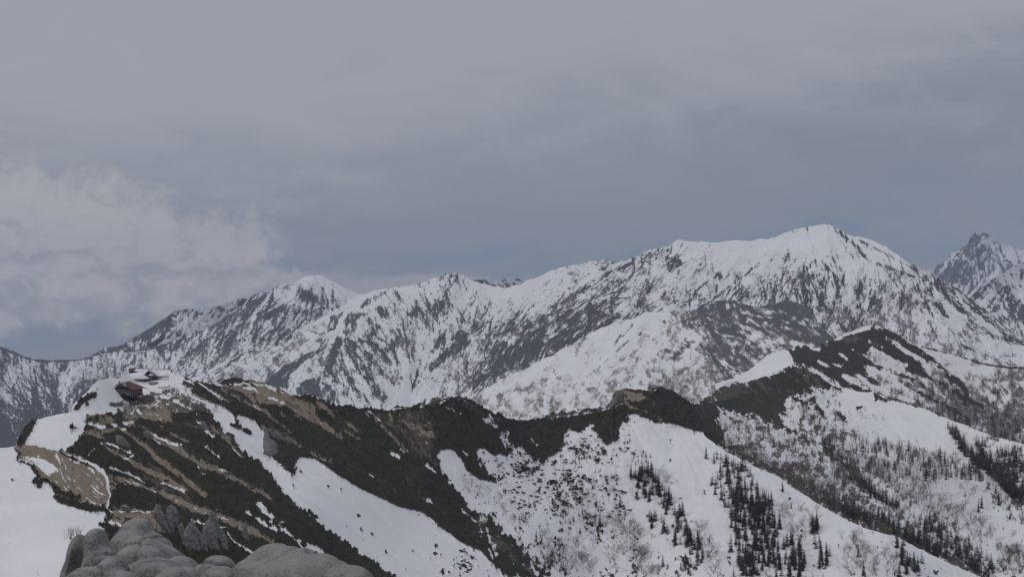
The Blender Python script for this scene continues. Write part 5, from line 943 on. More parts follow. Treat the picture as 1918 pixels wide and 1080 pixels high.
# ================================================================== buildings and stonework
class MBld:
    def __init__(s): s.v = []; s.f = []
    def poly(s, pts):
        k = len(s.v); s.v += [tuple(p) for p in pts]; s.f.append(tuple(range(k, k + len(pts))))
    def hexa(s, lo, up):
        """eight corners: lower ring of four, upper ring of four"""
        k = len(s.v); s.v += [tuple(p) for p in lo] + [tuple(p) for p in up]
        s.f += [(k + 3, k + 2, k + 1, k), (k + 4, k + 5, k + 6, k + 7)] + [(k + i, k + (i + 1) % 4, k + 4 + (i + 1) % 4, k + 4 + i) for i in range(4)]
    def box(s, x0, x1, y0, y1, z0, z1):
        s.hexa([(x0, y0, z0), (x1, y0, z0), (x1, y1, z0), (x0, y1, z0)], [(x0, y0, z1), (x1, y0, z1), (x1, y1, z1), (x0, y1, z1)])
    def slab(s, quad, t):
        s.hexa(quad, [(p[0], p[1], p[2] + t) for p in quad])
    def prism_y(s, pts, y0, y1):
        k = len(s.v); m = len(pts); s.v += [(x, y0, z) for x, z in pts] + [(x, y1, z) for x, z in pts]
        s.f += [tuple(range(k, k + m)), tuple(range(k + 2 * m - 1, k + m - 1, -1))] + [(k + (i + 1) % m, k + i, k + m + i, k + m + (i + 1) % m) for i in range(m)]
    def build(s, name, mat, parent=None):
        me = bpy.data.meshes.new(name); me.from_pydata(s.v, [], s.f); me.materials.append(mat); me.validate(); me.update()
        o = bpy.data.objects.new(name, me); col.objects.link(o)
        if parent is not None: o.parent = parent
        return o
def shape(name, mat, parent, fn):
    b = MBld(); fn(b); return b.build(name, mat, parent)
M_red = simple_mat('red metal roof', (0.155, 0.062, 0.06), 0.7, scale=0.4, c2=(0.105, 0.045, 0.045))
M_redwall = simple_mat('dark red boards', (0.085, 0.040, 0.038), 0.8, scale=1.0)
M_brown = simple_mat('brown gable boards', (0.17, 0.11, 0.075), 0.85, scale=0.8)
M_dark = simple_mat('dark timber', (0.045, 0.038, 0.036), 0.85, scale=1.0)
M_lattice = simple_mat('weathered pale timber', (0.36, 0.33, 0.30), 0.85, scale=1.5)
M_glass = simple_mat('dark window glass', (0.04, 0.045, 0.05), 0.45, spec=0.4)
M_greyroof = simple_mat('grey metal roof', (0.20, 0.20, 0.20), 0.6, scale=0.5)
M_snow = simple_mat('packed snow', (0.84, 0.84, 0.85), 0.85, scale=0.2, c2=(0.78, 0.78, 0.80))
M_stone = simple_mat('stacked stone', (0.24, 0.225, 0.20), 0.9, scale=1.4, c2=(0.09, 0.085, 0.08), bump=0.25, bscale=1.6)

def ground(u, v, D=None):
    p, d = NA.at(u, v); return p
# ---- main lodge: long red roof, timber front with a porch gable
p = ground(231, 746.5); S = p[1] / F
lodge = empty('mountain_lodge', (p[0], p[1], p[2] + 0.9), math.radians(1)); tag(lodge, 'large mountain lodge with a long red roof and a dark timber front below the crest', 'lodge')
Wd, Ln, hw, hr, xr = 9.8, 25.0, 3.7, 6.9, -1.9
def f(b): b.prism_y([(-Wd / 2, -0.6), (Wd / 2, -0.6), (Wd / 2, hw), (xr, hr - 0.25), (-Wd / 2, hw)], 0, Ln)
wall = shape('wall', M_dark, lodge, f)
ov = 0.7
def f(b):
    b.slab([(xr, -ov, hr), (Wd / 2 + ov, -ov, hw - 0.35), (Wd / 2 + ov, Ln + ov, hw - 0.35), (xr, Ln - 2.6, hr)], 0.18)
    b.slab([(-Wd / 2 - ov, -ov, hw - 0.4), (xr - 0.003, -ov, hr), (xr - 0.003, Ln - 2.6, hr), (-Wd / 2 - ov, Ln + ov, hw - 0.4)], 0.18)
    for i in range(14):
        y = 1.5 + i * 2.0; b.hexa([(xr + 0.1, y, hr + 0.14), (Wd / 2 + ov, y, hw - 0.2), (Wd / 2 + ov, y + 0.12, hw - 0.2), (xr + 0.1, y + 0.12, hr + 0.14)], [(xr + 0.1, y, hr + 0.22), (Wd / 2 + ov, y, hw - 0.12), (Wd / 2 + ov, y + 0.12, hw - 0.12), (xr + 0.1, y + 0.12, hr + 0.22)])
roof = shape('roof', M_red, lodge, f)
shape('hip_end', M_brown, lodge, lambda b: b.slab([(xr, Ln - 2.5, hr + 0.02), (Wd / 2 + ov + 0.01, Ln + ov, hw - 0.3), (Wd / 2 + ov + 2.4, Ln + 2.4, hw - 1.4), (xr + 0.5, Ln + 3.4, hr - 1.9)], 0.2))
def f(b):
    b.slab([(xr - 2.6, -ov - 0.05, hr - 1.0), (xr + 3.4, -ov - 0.05, hr - 1.45), (xr + 3.2, 2.6, hr + 0.1), (xr - 0.6, 2.6, hr + 0.4)], 0.22)
shape('front_roof', M_greyroof, lodge, f)
shape('roof_snow', M_snow, lodge, lambda b: b.slab([(-Wd / 2 - ov, 0.5, hw - 0.2), (xr - 0.05, 0.5, hr + 0.19), (xr - 0.05, Ln - 3, hr + 0.19), (-Wd / 2 - ov, Ln - 1, hw - 0.2)], 0.35))
shape('side_wall', M_redwall, lodge, lambda b: b.box(Wd / 2 + 0.003, Wd / 2 + 0.15, 0.2, Ln - 0.2, -0.4, hw - 0.3))
def f(b):
    for i in range(11):
        x = -Wd / 2 + 0.15 + i * (Wd - 0.3) / 10; b.box(x - 0.11, x + 0.11, -0.16, -0.003, 0.1, hw + 0.3 if abs(x - xr) < 2.5 else hw - 0.1)
    for z in (0.2, 1.35, 2.3, 3.2, 4.05): b.box(-Wd / 2, Wd / 2, -0.24, -0.163, z, z + 0.14)
lat = shape('lattice_front', M_lattice, lodge, f)
for i in range(5):
    x = -4.4 + i * 1.9
    w = shape('window', M_glass, lodge, lambda b: b.box(x, x + 1.1, -0.08, -0.003, 2.5, 3.15))
    shape('frame', M_lattice, w, lambda b: (b.box(x - 0.08, x, -0.12, -0.003, 2.45, 3.2), b.box(x + 1.1, x + 1.18, -0.12, -0.003, 2.45, 3.2)))
for i in range(6):
    y = 2.5 + i * 3.6
    shape('window', M_glass, lodge, lambda b: b.box(Wd / 2 + 0.153, Wd / 2 + 0.2, y, y + 1.4, 1.2, 2.4))
porch = shape('porch', M_dark, lodge, lambda b: b.prism_y([(-0.9, -0.5), (3.0, -0.5), (3.0, 1.3), (1.05, 2.5), (-0.9, 1.3)], -2.4, -0.25))
shape('porch_roof', M_lattice, porch, lambda b: (b.slab([(-1.5, -2.8, 0.95), (1.05, -2.8, 2.55), (1.05, -0.26, 2.55), (-1.5, -0.26, 0.95)], 0.16), b.slab([(1.053, -2.8, 2.55), (3.6, -2.8, 0.95), (3.6, -0.26, 0.95), (1.053, -0.26, 2.55)], 0.16)))
shape('door', M_dark, porch, lambda b: b.box(0.4, 1.7, -2.46, -2.403, -0.2, 1.5))
shape('chimney', M_stone, roof, lambda b: b.box(xr - 1.4, xr - 0.6, 3.4, 4.2, hr - 0.8, hr + 1.1))
# ---- small hut
p = ground(282, 712.5)
hut = empty('mountain_hut', (p[0], p[1], p[2] - 0.2), math.radians(-3)); tag(hut, 'small dark red hut with a snow filled gable standing behind the lodge', 'hut')
a, h1, h2, xx, ln = 3.9, 2.7, 5.9, -0.9, 11.0
shape('wall', M_redwall, hut, lambda b: b.prism_y([(-a, -0.6), (a, -0.6), (a, h1), (xx, h2 - 0.4), (-a, h1)], 0, ln))
rf = shape('roof', M_greyroof, hut, lambda b: (b.slab([(-a - 0.8, -0.9, h1 - 0.5), (xx, -0.9, h2), (xx, ln + .6, h2), (-a - 0.8, ln + .6, h1 - 0.5)], 0.2), b.slab([(xx + 0.003, -0.9, h2), (a + 0.8, -0.9, h1 - 0.55), (a + 0.8, ln + .6, h1 - 0.55), (xx + 0.003, ln + .6, h2)], 0.2)))
shape('roof_snow', M_snow, rf, lambda b: b.slab([(xx + 0.4, -0.4, h2 + 0.0), (a + 0.7, 0.3, h1 - 0.3), (a + 0.7, ln, h1 - 0.3), (xx + 0.4, ln, h2 + 0.02)], 0.4))
shape('barge_board', M_lattice, rf, lambda b: (b.hexa([(xx, -1.0, h2 - 0.35), (a + 0.8, -1.0, h1 - 0.95), (a + 0.8, -0.91, h1 - 0.95), (xx, -0.91, h2 - 0.35)], [(xx, -1.0, h2 + 0.1), (a + 0.8, -1.0, h1 - 0.45), (a + 0.8, -0.91, h1 - 0.45), (xx, -0.91, h2 + 0.1)])))
shape('snow_drift', M_snow, hut, lambda b: b.prism_y([(-1.2, 3.0), (2.1, 3.0), (0.9, 4.0), (-0.2, 4.1)], -0.6, -0.02))
shape('door', M_brown, hut, lambda b: b.box(-0.4, 0.5, -0.1, -0.003, -0.2, 2.1))
for x in (-2.9, 1.6): 
    w = shape('window', M_glass, hut, lambda b: b.box(x, x + 1.2, -0.1, -0.003, 1.0, 2.0)); shape('sill', M_lattice, w, lambda b: b.box(x - 0.1, x + 1.3, -0.2, -0.003, 0.9, 0.99))
shape('post', M_lattice, hut, lambda b: b.box(0.75, 0.95, -1.0, -0.8, -0.3, 2.9)); shape('post', M_lattice, hut, lambda b: b.box(-3.4, -3.2, -1.0, -0.8, -0.3, 2.6))
# ---- long annex on the crest, half under a drift
p = ground(270, 700)
anx = empty('annex_building', (p[0], p[1] + 14, p[2] - 3.6), math.radians(4)); tag(anx, 'long low annex with a thin red roof ridge, half buried in drifted snow', 'building')
hl = 11.3
shape('wall', M_dark, anx, lambda b: b.hexa([(-hl, 0, -1), (hl, 0, -1), (hl, 7, -1), (-hl, 7, -1)], [(-hl, 0, 4.3), (hl, 0, 3.4), (hl, 7, 3.4), (-hl, 7, 4.3)]))
arf = shape('roof', M_red, anx, lambda b: b.slab([(-hl - 0.6, -0.6, 4.5), (hl + 0.6, -0.6, 3.4), (hl + 0.6, 4, 5.1), (-hl - 0.6, 4, 6.0)], 0.25))
shape('roof', M_red, anx, lambda b: b.slab([(-hl - 0.6, 4.003, 6.0), (hl + 0.6, 4.003, 5.1), (hl + 0.6, 7.8, 3.6), (-hl - 0.6, 7.8, 4.5)], 0.25))
shape('roof_snow', M_snow, arf, lambda b: (b.slab([(-hl + 3.0, -0.9, 4.5), (hl + 0.4, -0.9, 3.6), (hl + 0.4, 2.3, 4.75), (-hl + 3.4, 2.3, 5.45)], 0.3)))
for x in (-10.4, -9.0, 9.2): shape('window', M_glass, anx, lambda b: b.box(x, x + 0.9, -0.08, -0.003, 2.2, 3.2))
# ---- buried shed roof, between lodge and hut
p = ground(285, 721)
shed = empty('snow_buried_shed', (p[0], p[1], p[2] - 0.3), math.radians(-10)); tag(shed, 'snow buried shed with only its dark roof showing between the lodge and the small hut', 'shed')
shape('roof', M_greyroof, shed, lambda b: b.slab([(-3.0, 1.0, 1.6), (1.2, -1.4, 0.0), (3.2, 1.2, 1.5), (1.5, 3.0, 2.0)], 0.2))
shape('wall', M_dark, shed, lambda b: b.hexa([(-2.2, 0.9, -1), (1.1, -1.0, -1), (2.8, 1.1, -1), (1.2, 2.6, -1)], [(-2.2, 0.9, 1.25), (1.1, -1.0, -0.1), (2.8, 1.1, 1.3), (1.2, 2.6, 1.8)]))
# ---- snow drift in front of the annex
def mound(name, u, v, rx, ry, rz, label, cat, mat, seed, rot=0, kind=None, fwd=0):
    rs_ = np.random.RandomState(seed); p = ground(u, v); nu, nv_ = 40, 14; vv = []; ff = []
    for j in range(nv_ + 1):
        th_ = j / nv_ * math.pi / 2
        for i in range(nu):
            a_ = i / nu * 2 * math.pi; r = math.cos(th_) * (1 + 0.10 * math.sin(3 * a_ + seed) + 0.05 * math.sin(7 * a_)); vv.append((r * math.cos(a_) * rx, r * math.sin(a_) * ry, math.sin(th_) ** 1.3 * rz - 0.25 * rz))
    for j in range(nv_):
        for i in range(nu): ff.append((j * nu + i, j * nu + (i + 1) % nu, (j + 1) * nu + (i + 1) % nu, (j + 1) * nu + i))
    o = mesh_np(name, vv, np.array(ff), mat, smooth=True); o.location = (p[0], p[1] + fwd, p[2]); o.rotation_euler = (0, 0, rot); tag(o, label, cat, None, kind); return o
mound('snow_drift', 256, 706, 7.5, 7, 3.0, 'smooth snow drift piled against the front of the annex', 'snow drift', M_snow, 3, 0.1)
mound('snow_drift', 305, 702, 4.0, 4, 2.0, 'low snow drift right of the small hut', 'snow drift', M_snow, 5, 0)

# ---- terrace walls of stacked stone, following the ground
def stone_wall(pts, hgt, label, thick=0.9, seed=0):
    r_ = np.random.RandomState(seed); b = MBld(); P = [ground(*q) for q in pts]; cx, cy, cz = P[0]
    cum = [0]
    for i in range(len(P) - 1): cum.append(cum[-1] + math.dist(P[i][:2], P[i + 1][:2]))
    n_ = max(4, int(cum[-1] / 0.9))
    q = [(np.interp(cum[-1] * i / n_, cum, [p_[0] for p_ in P]), np.interp(cum[-1] * i / n_, cum, [p_[1] for p_ in P]), np.interp(cum[-1] * i / n_, cum, [p_[2] for p_ in P])) for i in range(n_ + 1)]
    for i in range(n_):
        rows = max(1, int(hgt / 0.55))
        for k in range(rows):
            z0 = k * 0.55 - 0.3 + r_.uniform(-0.05, 0.05); g_ = r_.uniform(-0.12, 0.12); t_ = thick / 2 + r_.uniform(-0.1, 0.12)
            A, B_ = q[i], q[i + 1]; zz = z0 + 0.5 + r_.uniform(-0.08, 0.08)
            x0, x1 = A[0] - cx + 0.04, B_[0] - cx - 0.04
            b.hexa([(x0, A[1] - cy - t_ + g_, A[2] - cz + z0), (x1, B_[1] - cy - t_ + g_, B_[2] - cz + z0), (x1, B_[1] - cy + t_, B_[2] - cz + z0), (x0, A[1] - cy + t_, A[2] - cz + z0)],
                   [(x0 + 0.05, A[1] - cy - t_ + g_ + 0.08, A[2] - cz + zz), (x1 - 0.05, B_[1] - cy - t_ + g_ + 0.08, B_[2] - cz + zz), (x1 - 0.05, B_[1] - cy + t_, B_[2] - cz + zz), (x0 + 0.05, A[1] - cy + t_, A[2] - cz + zz)])
    o = b.build('stone_wall', M_stone); o.location = (cx, cy, cz); tag(o, label, 'wall'); return o
stone_wall([(205.5, 759), (215, 761), (230, 760)], 2.2, 'short stacked stone terrace wall left of the lodge steps', seed=1)
stone_wall([(242, 758.5), (262, 756.5), (276, 753), (288, 750)], 1.7, 'long stacked stone terrace wall right of the lodge steps', seed=2)
stone_wall([(268, 741), (285, 738.5), (300, 737), (318, 733)], 0.9, 'low stone wall along the path above the lodge terrace', seed=3)
stone_wall([(232, 775), (233, 770), (234, 764)], 0.7, 'stone edging on the left of the lodge steps', seed=4)
stone_wall([(296, 727), (306, 727), (318, 725)], 1.3, 'stone wall holding the upper terrace by the small hut', seed=5)
def steps():
    b = MBld(); P0 = ground(237, 776); P1 = ground(236, 757)
    for i in range(14):
        t_ = i / 14; x = P0[0] + (P1[0] - P0[0]) * t_; y = P0[1] + (P1[1] - P0[1]) * t_; z = P0[2] + (P1[2] - P0[2]) * t_; dy = (P1[1] - P0[1]) / 14
        b.box(x - 1.1 - P0[0], x + 1.1 - P0[0], y - P0[1], y + dy - 0.02 - P0[1], z - 0.8 - P0[2], z + 0.35 - P0[2])
    o = b.build('stone_steps', M_lattice); o.location = P0; tag(o, 'pale steps climbing through the snow to the lodge front', 'steps')
steps()
def fence():
    t_ = empty('wooden_fence', ground(297, 711.5)); tag(t_, 'pale wooden fence with bare posts right of the small hut', 'fence')
    for i in range(7): shape('post', M_lattice, t_, lambda b: b.box(i * 0.9, i * 0.9 + 0.16, 0, 0.16, -0.3, 1.7 + 0.15 * (i % 2)))
    for z in (0.5, 1.3): shape('rail', M_lattice, t_, lambda b: b.box(0, 5.6, -0.083, -0.003, z, z + 0.14))
fence()

# ================================================================== rocks
def granite(name, base, dark, scale, lo=0.42, hi=0.60, bump=0.02):
    m = bpy.data.materials.new(name); m.use_nodes = True; n = N(m.node_tree)
    t = n.new('ShaderNodeTexCoord'); P = t.outputs['Object']
    s1 = n.noise(P, scale, 3, 0.7); s2 = n.noise(P, scale * 0.12, 4, 0.6); s3 = n.noise(P, scale * 3.0, 2, 0.5)
    c = n.mix(n.step(s3, 0.35, 0.65), tuple(x * 0.75 for x in base), base)
    thr = n.math('ADD', n.math('MULTIPLY', n.math('SUBTRACT', s2, 0.5), 0.95), s1)
    c = n.mix(n.math('MULTIPLY', n.step(thr, lo, hi), 0.78), c, dark)
    c = n.mix(n.math('MULTIPLY', n.step(s2, 0.50, 0.68), 0.5), c, tuple(x * 1.35 for x in base))
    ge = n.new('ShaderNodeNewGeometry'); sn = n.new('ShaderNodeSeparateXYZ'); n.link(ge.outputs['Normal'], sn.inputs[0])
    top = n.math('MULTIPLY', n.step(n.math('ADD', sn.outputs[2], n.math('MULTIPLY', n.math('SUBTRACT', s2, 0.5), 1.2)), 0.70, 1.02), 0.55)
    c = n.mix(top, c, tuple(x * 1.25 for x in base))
    p = n.new('ShaderNodeBsdfPrincipled'); n.link(c, p.inputs['Base Color']); p.inputs['Roughness'].default_value = 0.9; p.inputs['Specular IOR Level'].default_value = 0.2
    b = n.new('ShaderNodeBump'); b.inputs['Distance'].default_value = bump; n.link(n.math('ADD', s1, n.math('MULTIPLY', s2, 2.0)), b.inputs['Height']); n.link(b.outputs[0], p.inputs['Normal'])
    o = n.new('ShaderNodeOutputMaterial'); n.link(p.outputs[0], o.inputs[0]); return m
M_gran = granite('speckled granite', (0.29, 0.285, 0.275), (0.07, 0.07, 0.068), 42.0, 0.42, 0.58, 0.012)
M_gran2 = granite('weathered granite', (0.30, 0.29, 0.285), (0.10, 0.10, 0.10), 1.6, 0.44, 0.66, 0.3)
M_gran3 = granite('brown granite', (0.25, 0.21, 0.165), (0.08, 0.075, 0.07), 1.2, 0.44, 0.66, 0.3)

class Lump:
    """smooth random field on 3-D points from a few waves"""
    def __init__(s, seed, f, n_=14):
        r_ = np.random.RandomState(seed); s.k = r_.randn(n_, 3) * f; s.p = r_.rand(n_) * 6.28; s.a = 1 / (1 + np.linalg.norm(s.k, axis=1) / f)
    def __call__(s, v): return (np.sin(v @ s.k.T + s.p) * s.a).sum(-1) / s.a.sum() * 2
def sphere_grid(nu, nv_):
    th_ = np.linspace(0.02, math.pi - 0.02, nv_)[:, None]; ph = (np.arange(nu) / nu * 2 * math.pi)[None]
    v = np.stack([np.sin(th_) * np.cos(ph), np.sin(th_) * np.sin(ph), np.cos(th_) * np.ones_like(ph)], -1)
    idx = np.arange(nu * nv_).reshape(nv_, nu); nx = np.roll(idx, -1, 1)
    f = np.stack([idx[:-1], idx[1:], nx[1:], nx[:-1]], -1).reshape(-1, 4)
    return v.reshape(-1, 3), f
SV, SF = sphere_grid(120, 80)
def boulder(u, v, ru, rv, D, label, seed, power=2.5, depth=1.0, tilt=0.0, lump=0.10, mat=None):
    d = SV.copy(); r = 1.0 / (np.abs(d) ** power).sum(-1) ** (1 / power); r = 1 + (r - 1) * 0.75
    q = d * r[:, None]
    L1, L2, L3 = Lump(seed, 1.6), Lump(seed + 1, 4.5), Lump(seed + 2, 16.0)
    q = q * (1 + lump * L1(q) + 0.035 * L2(q) + 0.006 * L3(q))[:, None]
    c_, s_ = math.cos(tilt), math.sin(tilt); sx, sz = ru * D / F, rv * D / F
    x, y, z = q[:, 0] * sx, q[:, 1] * sx * depth, q[:, 2] * sz
    x, z = x * c_ - z * s_, x * s_ + z * c_
    o = mesh_np('boulder', np.stack([x, y, z], -1), SF, mat or M_gran, smooth=True)
    o.location = (D * (u - 959) / F, D, -D * (v - 540) / F); tag(o, label, 'boulder'); return o
def outcrop(name, label, lobes, seed, voxel=0.03):
    """weathered granite: swelling lobes grown together into one rock; lobe = (u, v, half width, half height, distance, tilt, boxiness)"""
    L1, L2, L3, L4 = Lump(seed, 0.9), Lump(seed + 1, 2.2), Lump(seed + 2, 6.5, 24), Lump(seed + 3, 22, 30)
    V = []; Fc = []; n0 = 0
    for k, (u, v, ru, rv, D, tilt, pw) in enumerate(lobes):
        d = SV; r = 1.0 / (np.abs(d) ** pw).sum(-1) ** (1 / pw); q = d * (1 + (r - 1) * 0.8)[:, None]
        c_, s_ = math.cos(tilt), math.sin(tilt); sx, sz = ru * D / F, rv * D / F
        x, y, z = q[:, 0] * sx, q[:, 1] * max(sx, 0.35) * 1.1, q[:, 2] * sz; x, z = x * c_ - z * s_, x * s_ + z * c_
        p = np.stack([x + D * (u - 959) / F, y + D, z - D * (v - 540) / F], -1)
        V.append(p); Fc.append(SF + n0); n0 += len(p)
    V = np.concatenate(V); c0 = V.mean(0); Fc = np.concatenate(Fc)
    o = mesh_np(name, V - c0, Fc, M_gran); o.location = c0
    m = o.modifiers.new('fuse', 'REMESH'); m.mode = 'VOXEL'; m.voxel_size = voxel; m.use_smooth_shade = True
    m = o.modifiers.new('soften', 'SMOOTH'); m.iterations = 26; m.factor = 0.6
    dg = bpy.context.evaluated_depsgraph_get(); me = bpy.data.meshes.new_from_object(o.evaluated_get(dg)); o.modifiers.clear()
    co_ = np.zeros(len(me.vertices) * 3, np.float32); me.vertices.foreach_get('co', co_); P = co_.reshape(-1, 3).astype(float)
    nn = np.zeros(len(me.vertices) * 3, np.float32); me.vertices.foreach_get('normal', nn); nn = nn.reshape(-1, 3)
    Q = P + c0
    crack = np.maximum(0, 0.07 - np.abs(L2(Q * [1, 1, 0.6]) - 0.15)) / 0.07 + np.maximum(0, 0.05 - np.abs(L1(Q * [2.2, 2.2, 1.1]) + 0.2)) / 0.05
    h = 0.085 * L1(Q) + 0.05 * L2(Q) + 0.018 * L3(Q) + 0.005 * L4(Q) - 0.045 * crack
    P = P + nn * h[:, None]; me.vertices.foreach_set('co', P.astype(np.float32).ravel()); me.update()
    old = o.data; o.data = me; me.name = name; bpy.data.meshes.remove(old)
    if not me.materials: me.materials.append(M_gran)
    tag(o, label, 'rock outcrop'); return o
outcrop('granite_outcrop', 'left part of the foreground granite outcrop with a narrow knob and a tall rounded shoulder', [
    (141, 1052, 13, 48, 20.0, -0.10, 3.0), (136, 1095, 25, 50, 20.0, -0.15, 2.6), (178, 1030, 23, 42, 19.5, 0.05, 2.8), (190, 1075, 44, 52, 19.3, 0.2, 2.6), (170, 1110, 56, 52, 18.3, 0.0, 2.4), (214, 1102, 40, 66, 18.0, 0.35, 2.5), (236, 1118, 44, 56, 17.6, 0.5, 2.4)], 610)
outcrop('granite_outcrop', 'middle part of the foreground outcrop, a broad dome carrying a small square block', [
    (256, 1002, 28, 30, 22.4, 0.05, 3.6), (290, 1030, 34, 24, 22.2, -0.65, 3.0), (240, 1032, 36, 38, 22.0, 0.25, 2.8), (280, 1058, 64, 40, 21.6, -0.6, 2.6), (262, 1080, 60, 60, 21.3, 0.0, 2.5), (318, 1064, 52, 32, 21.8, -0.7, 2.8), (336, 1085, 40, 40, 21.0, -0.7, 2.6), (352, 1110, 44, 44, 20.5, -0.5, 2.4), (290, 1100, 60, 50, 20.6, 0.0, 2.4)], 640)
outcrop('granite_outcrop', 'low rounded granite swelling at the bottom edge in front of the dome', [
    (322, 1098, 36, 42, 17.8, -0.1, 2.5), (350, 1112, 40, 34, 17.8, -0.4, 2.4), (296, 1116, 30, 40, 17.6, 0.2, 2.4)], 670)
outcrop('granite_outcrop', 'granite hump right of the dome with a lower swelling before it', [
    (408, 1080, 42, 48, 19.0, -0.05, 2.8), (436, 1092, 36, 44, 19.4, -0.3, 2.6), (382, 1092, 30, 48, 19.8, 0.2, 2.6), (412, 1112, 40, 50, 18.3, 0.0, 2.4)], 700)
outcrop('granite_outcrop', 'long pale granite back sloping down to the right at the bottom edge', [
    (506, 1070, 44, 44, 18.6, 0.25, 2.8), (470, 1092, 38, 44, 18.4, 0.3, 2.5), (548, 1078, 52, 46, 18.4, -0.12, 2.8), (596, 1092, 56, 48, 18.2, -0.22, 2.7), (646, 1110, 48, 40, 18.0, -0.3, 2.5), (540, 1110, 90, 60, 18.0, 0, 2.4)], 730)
# the summit ledge the boulders stand on
def ledge():
    nx, ny = 60, 40; X_, Y_ = np.meshgrid(np.linspace(-9, 4, nx), np.linspace(2.5, 60, ny)); L1, L2 = Lump(401, 0.5), Lump(402, 1.7)
    P = np.stack([X_, Y_, np.zeros_like(X_)], -1).reshape(-1, 3)
    z = -3.9 - 0.18 * np.maximum(P[:, 1] - 20, 0) - 0.35 * np.maximum(P[:, 1] - 27, 0) + 0.5 * L1(P) + 0.15 * L2(P) - 0.12 * np.maximum(np.abs(P[:, 0] + 3.5) - 3.5, 0) ** 2
    P[:, 2] = z; idx = np.arange(nx * ny).reshape(ny, nx)
    f = np.stack([idx[:-1, :-1], idx[:-1, 1:], idx[1:, 1:], idx[1:, :-1]], -1).reshape(-1, 4)
    o = mesh_np('ground', P, f, M_gran, smooth=True); tag(o, kind='structure')
ledge()

def crag(outline, D, label, seed, mat=None, thick=0.75, name='rock_pinnacle', cat='rock', rough=0.07, drop=6.0):
    """a rock with the height-by-height width of its outline and a rounded, faceted cross-section"""
    P = np.array(outline, float); v0, v1 = P[:, 1].min(), P[:, 1].max()
    if D is None: D = NA.at(P[:, 0].mean(), v1 - 2)[1] - 1.5
    rows, nu = (10, 12) if name == 'rock' else (18, 14); vs = v0 + (v1 - v0) * np.linspace(0.005, 0.995, rows)
    pts = []; r_ = np.random.RandomState(seed); L1, L2, L3 = Lump(seed, 2.2), Lump(seed + 1, 7.0), Lump(seed + 2, 3.6)
    cy = D
    for v in vs:
        xs = []
        for i in range(len(P)):
            (ax, ay), (bx, by) = P[i], P[(i + 1) % len(P)]
            if (ay > v) != (by > v): xs.append((bx - ax) * (v - ay) / (by - ay) + ax)
        l, r = min(xs), max(xs); pts.append(((l + r) / 2, v, (r - l) / 2))
    um = np.mean([p_[0] for p_ in pts]); vv = []; tw_ = r_.rand() * 6.28
    wmax = max(p_[2] for p_ in pts)
    for (uc, v, hw_) in pts:
        for i in range(nu):
            a_ = (i + 0.5 * r_.rand()) / nu * 6.2832 + 0.2 * math.sin(i * 2.4 + tw_); ca, sa = math.cos(a_), math.sin(a_); pw_ = 2.2 if name == 'rock' else 1.45; rr = 1 / (abs(ca) ** pw_ + abs(sa) ** pw_) ** (1 / pw_)
            dd = (0.55 * hw_ + 0.45 * min(hw_, wmax * 0.6)) * thick
            q = np.array([ca * rr, sa * rr, (v - v0) / max(1, wmax) * 0.9]); n_ = 1 + rough * 1.4 * float(L1(q)) + rough * 1.1 * float(L2(q)) - 0.9 * rough * max(0.0, 0.35 - abs(float(L3(q * np.array([1, 1, 0.25]))))) / 0.35
            n_ *= 1 + 0.16 * (r_.rand() - 0.5)
            vv.append(((uc - um + ca * rr * hw_ * n_) * D / F, sa * rr * dd * n_ * D / F, -(v - vs[-1]) * D / F))
    base = [(x * 1.0, y * 1.1, -drop) for x, y, z in vv[-nu:]]
    vv += base; top = len(vv); vv.append(tuple(np.mean(vv[:nu], 0) + [0, 0, 0.4 * D / F]))
    idx = np.arange(nu * (rows + 1)).reshape(rows + 1, nu); nx = np.roll(idx, -1, 1)
    f = np.stack([idx[:-1], idx[1:], nx[1:], nx[:-1]], -1).reshape(-1, 4); t_ = np.array([(top, i, (i + 1) % nu) for i in range(nu)])
    o = mesh_np(name, vv, [f, t_], mat or M_gran2, smooth=False); o.location = (D * (um - 959) / F, D, -D * (vs[-1] - 540) / F); tag(o, label, cat); return o
DP = 185.0
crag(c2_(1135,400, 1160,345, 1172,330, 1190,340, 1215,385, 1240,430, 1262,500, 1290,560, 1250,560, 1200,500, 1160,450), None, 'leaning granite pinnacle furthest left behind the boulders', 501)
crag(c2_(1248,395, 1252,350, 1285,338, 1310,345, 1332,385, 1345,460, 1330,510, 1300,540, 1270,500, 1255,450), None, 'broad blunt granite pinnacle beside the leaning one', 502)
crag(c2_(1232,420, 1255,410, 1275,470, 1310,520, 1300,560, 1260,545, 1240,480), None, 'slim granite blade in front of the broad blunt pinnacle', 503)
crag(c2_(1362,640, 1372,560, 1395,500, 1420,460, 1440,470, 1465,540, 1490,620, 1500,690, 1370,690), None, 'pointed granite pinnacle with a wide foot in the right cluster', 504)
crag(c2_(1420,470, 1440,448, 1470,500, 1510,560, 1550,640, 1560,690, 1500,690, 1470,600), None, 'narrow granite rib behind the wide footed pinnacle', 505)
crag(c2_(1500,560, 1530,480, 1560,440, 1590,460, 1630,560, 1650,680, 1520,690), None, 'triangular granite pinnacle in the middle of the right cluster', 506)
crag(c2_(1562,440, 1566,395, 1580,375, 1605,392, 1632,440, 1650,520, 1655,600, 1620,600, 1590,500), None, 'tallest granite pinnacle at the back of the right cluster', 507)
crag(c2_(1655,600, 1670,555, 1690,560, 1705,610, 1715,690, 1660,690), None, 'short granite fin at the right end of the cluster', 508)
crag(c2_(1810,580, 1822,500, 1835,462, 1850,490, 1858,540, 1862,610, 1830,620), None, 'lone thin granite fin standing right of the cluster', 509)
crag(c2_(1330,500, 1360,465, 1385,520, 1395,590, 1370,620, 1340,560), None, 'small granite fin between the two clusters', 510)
crag(c2_(1640,500, 1680,540, 1690,600, 1650,600), None, 'small granite tooth behind the short fin', 511)
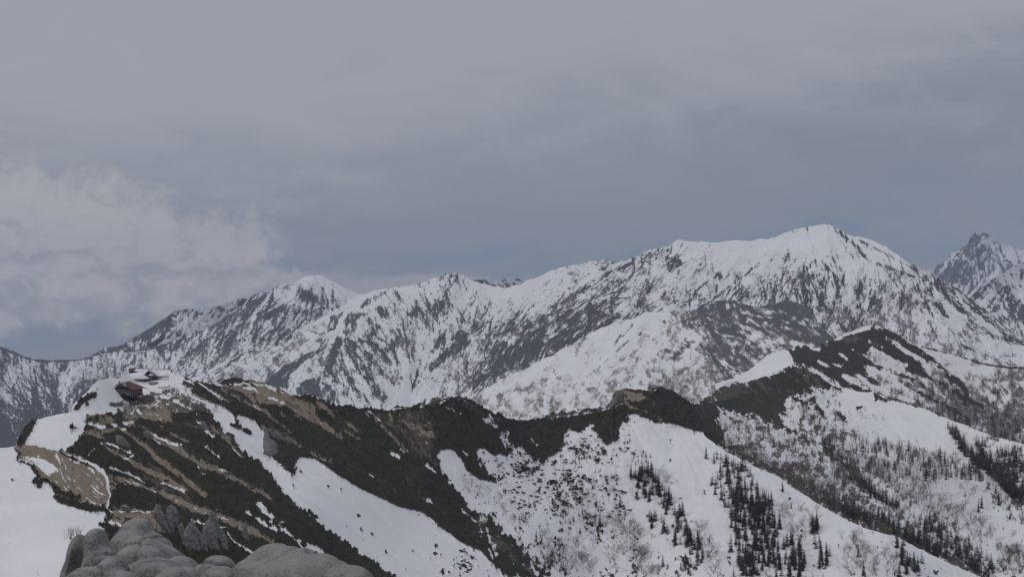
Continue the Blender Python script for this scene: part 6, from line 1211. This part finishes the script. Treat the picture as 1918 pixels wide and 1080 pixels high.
crag(c2_(900,350, 930,332, 975,355, 990,385, 940,392, 905,380), None, 'low pale rock beside the path above the boulders', 512, drop=1)
# rocks on the ridge
gd = lambda u, v: NA.at(u, v)[1]
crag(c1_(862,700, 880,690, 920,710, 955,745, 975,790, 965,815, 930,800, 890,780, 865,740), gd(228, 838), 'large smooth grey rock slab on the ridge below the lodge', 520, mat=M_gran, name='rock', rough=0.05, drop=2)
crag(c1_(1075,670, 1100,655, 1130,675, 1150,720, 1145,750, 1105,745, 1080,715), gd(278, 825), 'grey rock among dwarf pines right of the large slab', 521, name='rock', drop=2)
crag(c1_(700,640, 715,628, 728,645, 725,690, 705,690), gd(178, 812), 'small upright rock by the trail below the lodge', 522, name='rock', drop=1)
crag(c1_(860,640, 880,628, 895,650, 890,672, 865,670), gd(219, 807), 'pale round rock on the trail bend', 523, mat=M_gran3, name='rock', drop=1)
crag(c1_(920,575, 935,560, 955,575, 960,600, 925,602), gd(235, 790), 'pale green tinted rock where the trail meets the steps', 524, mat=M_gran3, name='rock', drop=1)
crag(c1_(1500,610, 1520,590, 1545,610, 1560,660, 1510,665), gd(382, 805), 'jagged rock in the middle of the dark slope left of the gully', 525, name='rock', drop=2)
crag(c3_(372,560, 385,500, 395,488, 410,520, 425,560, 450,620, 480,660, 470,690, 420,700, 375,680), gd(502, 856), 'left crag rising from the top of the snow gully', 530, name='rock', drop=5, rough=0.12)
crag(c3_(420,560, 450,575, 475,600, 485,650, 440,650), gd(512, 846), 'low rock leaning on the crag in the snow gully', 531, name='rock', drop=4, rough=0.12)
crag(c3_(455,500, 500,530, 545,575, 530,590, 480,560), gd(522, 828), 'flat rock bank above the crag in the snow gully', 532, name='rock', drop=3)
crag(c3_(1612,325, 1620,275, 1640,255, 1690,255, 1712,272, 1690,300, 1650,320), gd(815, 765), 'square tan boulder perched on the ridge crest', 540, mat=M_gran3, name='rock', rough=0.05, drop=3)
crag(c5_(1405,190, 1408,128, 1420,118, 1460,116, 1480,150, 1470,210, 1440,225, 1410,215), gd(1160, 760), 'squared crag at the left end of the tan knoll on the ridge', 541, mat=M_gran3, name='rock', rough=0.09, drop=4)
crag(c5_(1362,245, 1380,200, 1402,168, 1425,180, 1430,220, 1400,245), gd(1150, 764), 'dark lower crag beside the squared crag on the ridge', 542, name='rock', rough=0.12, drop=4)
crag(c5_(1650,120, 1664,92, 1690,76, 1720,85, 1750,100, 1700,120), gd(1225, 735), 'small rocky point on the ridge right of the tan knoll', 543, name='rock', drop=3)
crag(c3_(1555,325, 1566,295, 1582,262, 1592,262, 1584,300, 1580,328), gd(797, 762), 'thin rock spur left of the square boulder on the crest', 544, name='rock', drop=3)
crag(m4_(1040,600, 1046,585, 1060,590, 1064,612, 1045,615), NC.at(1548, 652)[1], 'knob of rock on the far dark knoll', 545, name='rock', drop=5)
# dry stalks on the left knob
def stalks(u, v, D, label, seed, n_=16, hh=0.14):
    r_ = np.random.RandomState(seed); g_ = Geo()
    for _ in range(n_):
        a_ = r_.uniform(0, 6.28); b0 = np.array([r_.uniform(-.05, .05), r_.uniform(-.05, .05), -0.02]); e = b0 + [r_.uniform(-.05, .05), r_.uniform(-.05, .05), hh * r_.uniform(0.5, 1.1)]
        g_.add(*prism(b0, e, 0.002, 0.001)); m_ = b0 + (e - b0) * 0.6; g_.add(*prism(m_, m_ + [r_.uniform(-.03, .03), 0, r_.uniform(.02, .05)], 0.0012, 0.0008))
    vv, ff = g_.arrays(); o = mesh_np('dry_plant', vv, ff, M_birch); o.location = (D * (u - 959) / F, D, -D * (v - 540) / F); tag(o, label, 'plant')
stalks(131, 1006, 20.0, 'tuft of dry stalks on the left side of the far left granite knob', 1); stalks(146, 1003, 20.0, 'taller tuft of dry stalks on top of the far left granite knob', 2, 18, 0.16)
print('objects', time.time() - T0)

# ------------------------------------------------------------------ haze
bm_v = [(-9000, -400, -2500), (9000, -400, -2500), (9000, 17600, -2500), (-9000, 17600, -2500), (-9000, -400, 525), (9000, -400, 525), (9000, 17600, 525), (-9000, 17600, 525)]
bm_f = [(0, 3, 2, 1), (4, 5, 6, 7), (0, 1, 5, 4), (1, 2, 6, 5), (2, 3, 7, 6), (3, 0, 4, 7)]
hm = bpy.data.materials.new('haze'); hm.use_nodes = True; n = N(hm.node_tree)
pv = n.new('ShaderNodeVolumePrincipled'); pv.inputs['Color'].default_value = (0.68, 0.78, 1.0, 1); pv.inputs['Density'].default_value = 3.6e-5
o_ = n.new('ShaderNodeOutputMaterial'); n.link(pv.outputs[0], o_.inputs['Volume'])
hz = mesh_np('haze', bm_v, np.array(bm_f), hm); tag(hz, kind='stuff', label='thin blue mountain haze in the air between the ridges')
print('total', time.time() - T0, 'objects', len(bpy.data.objects))
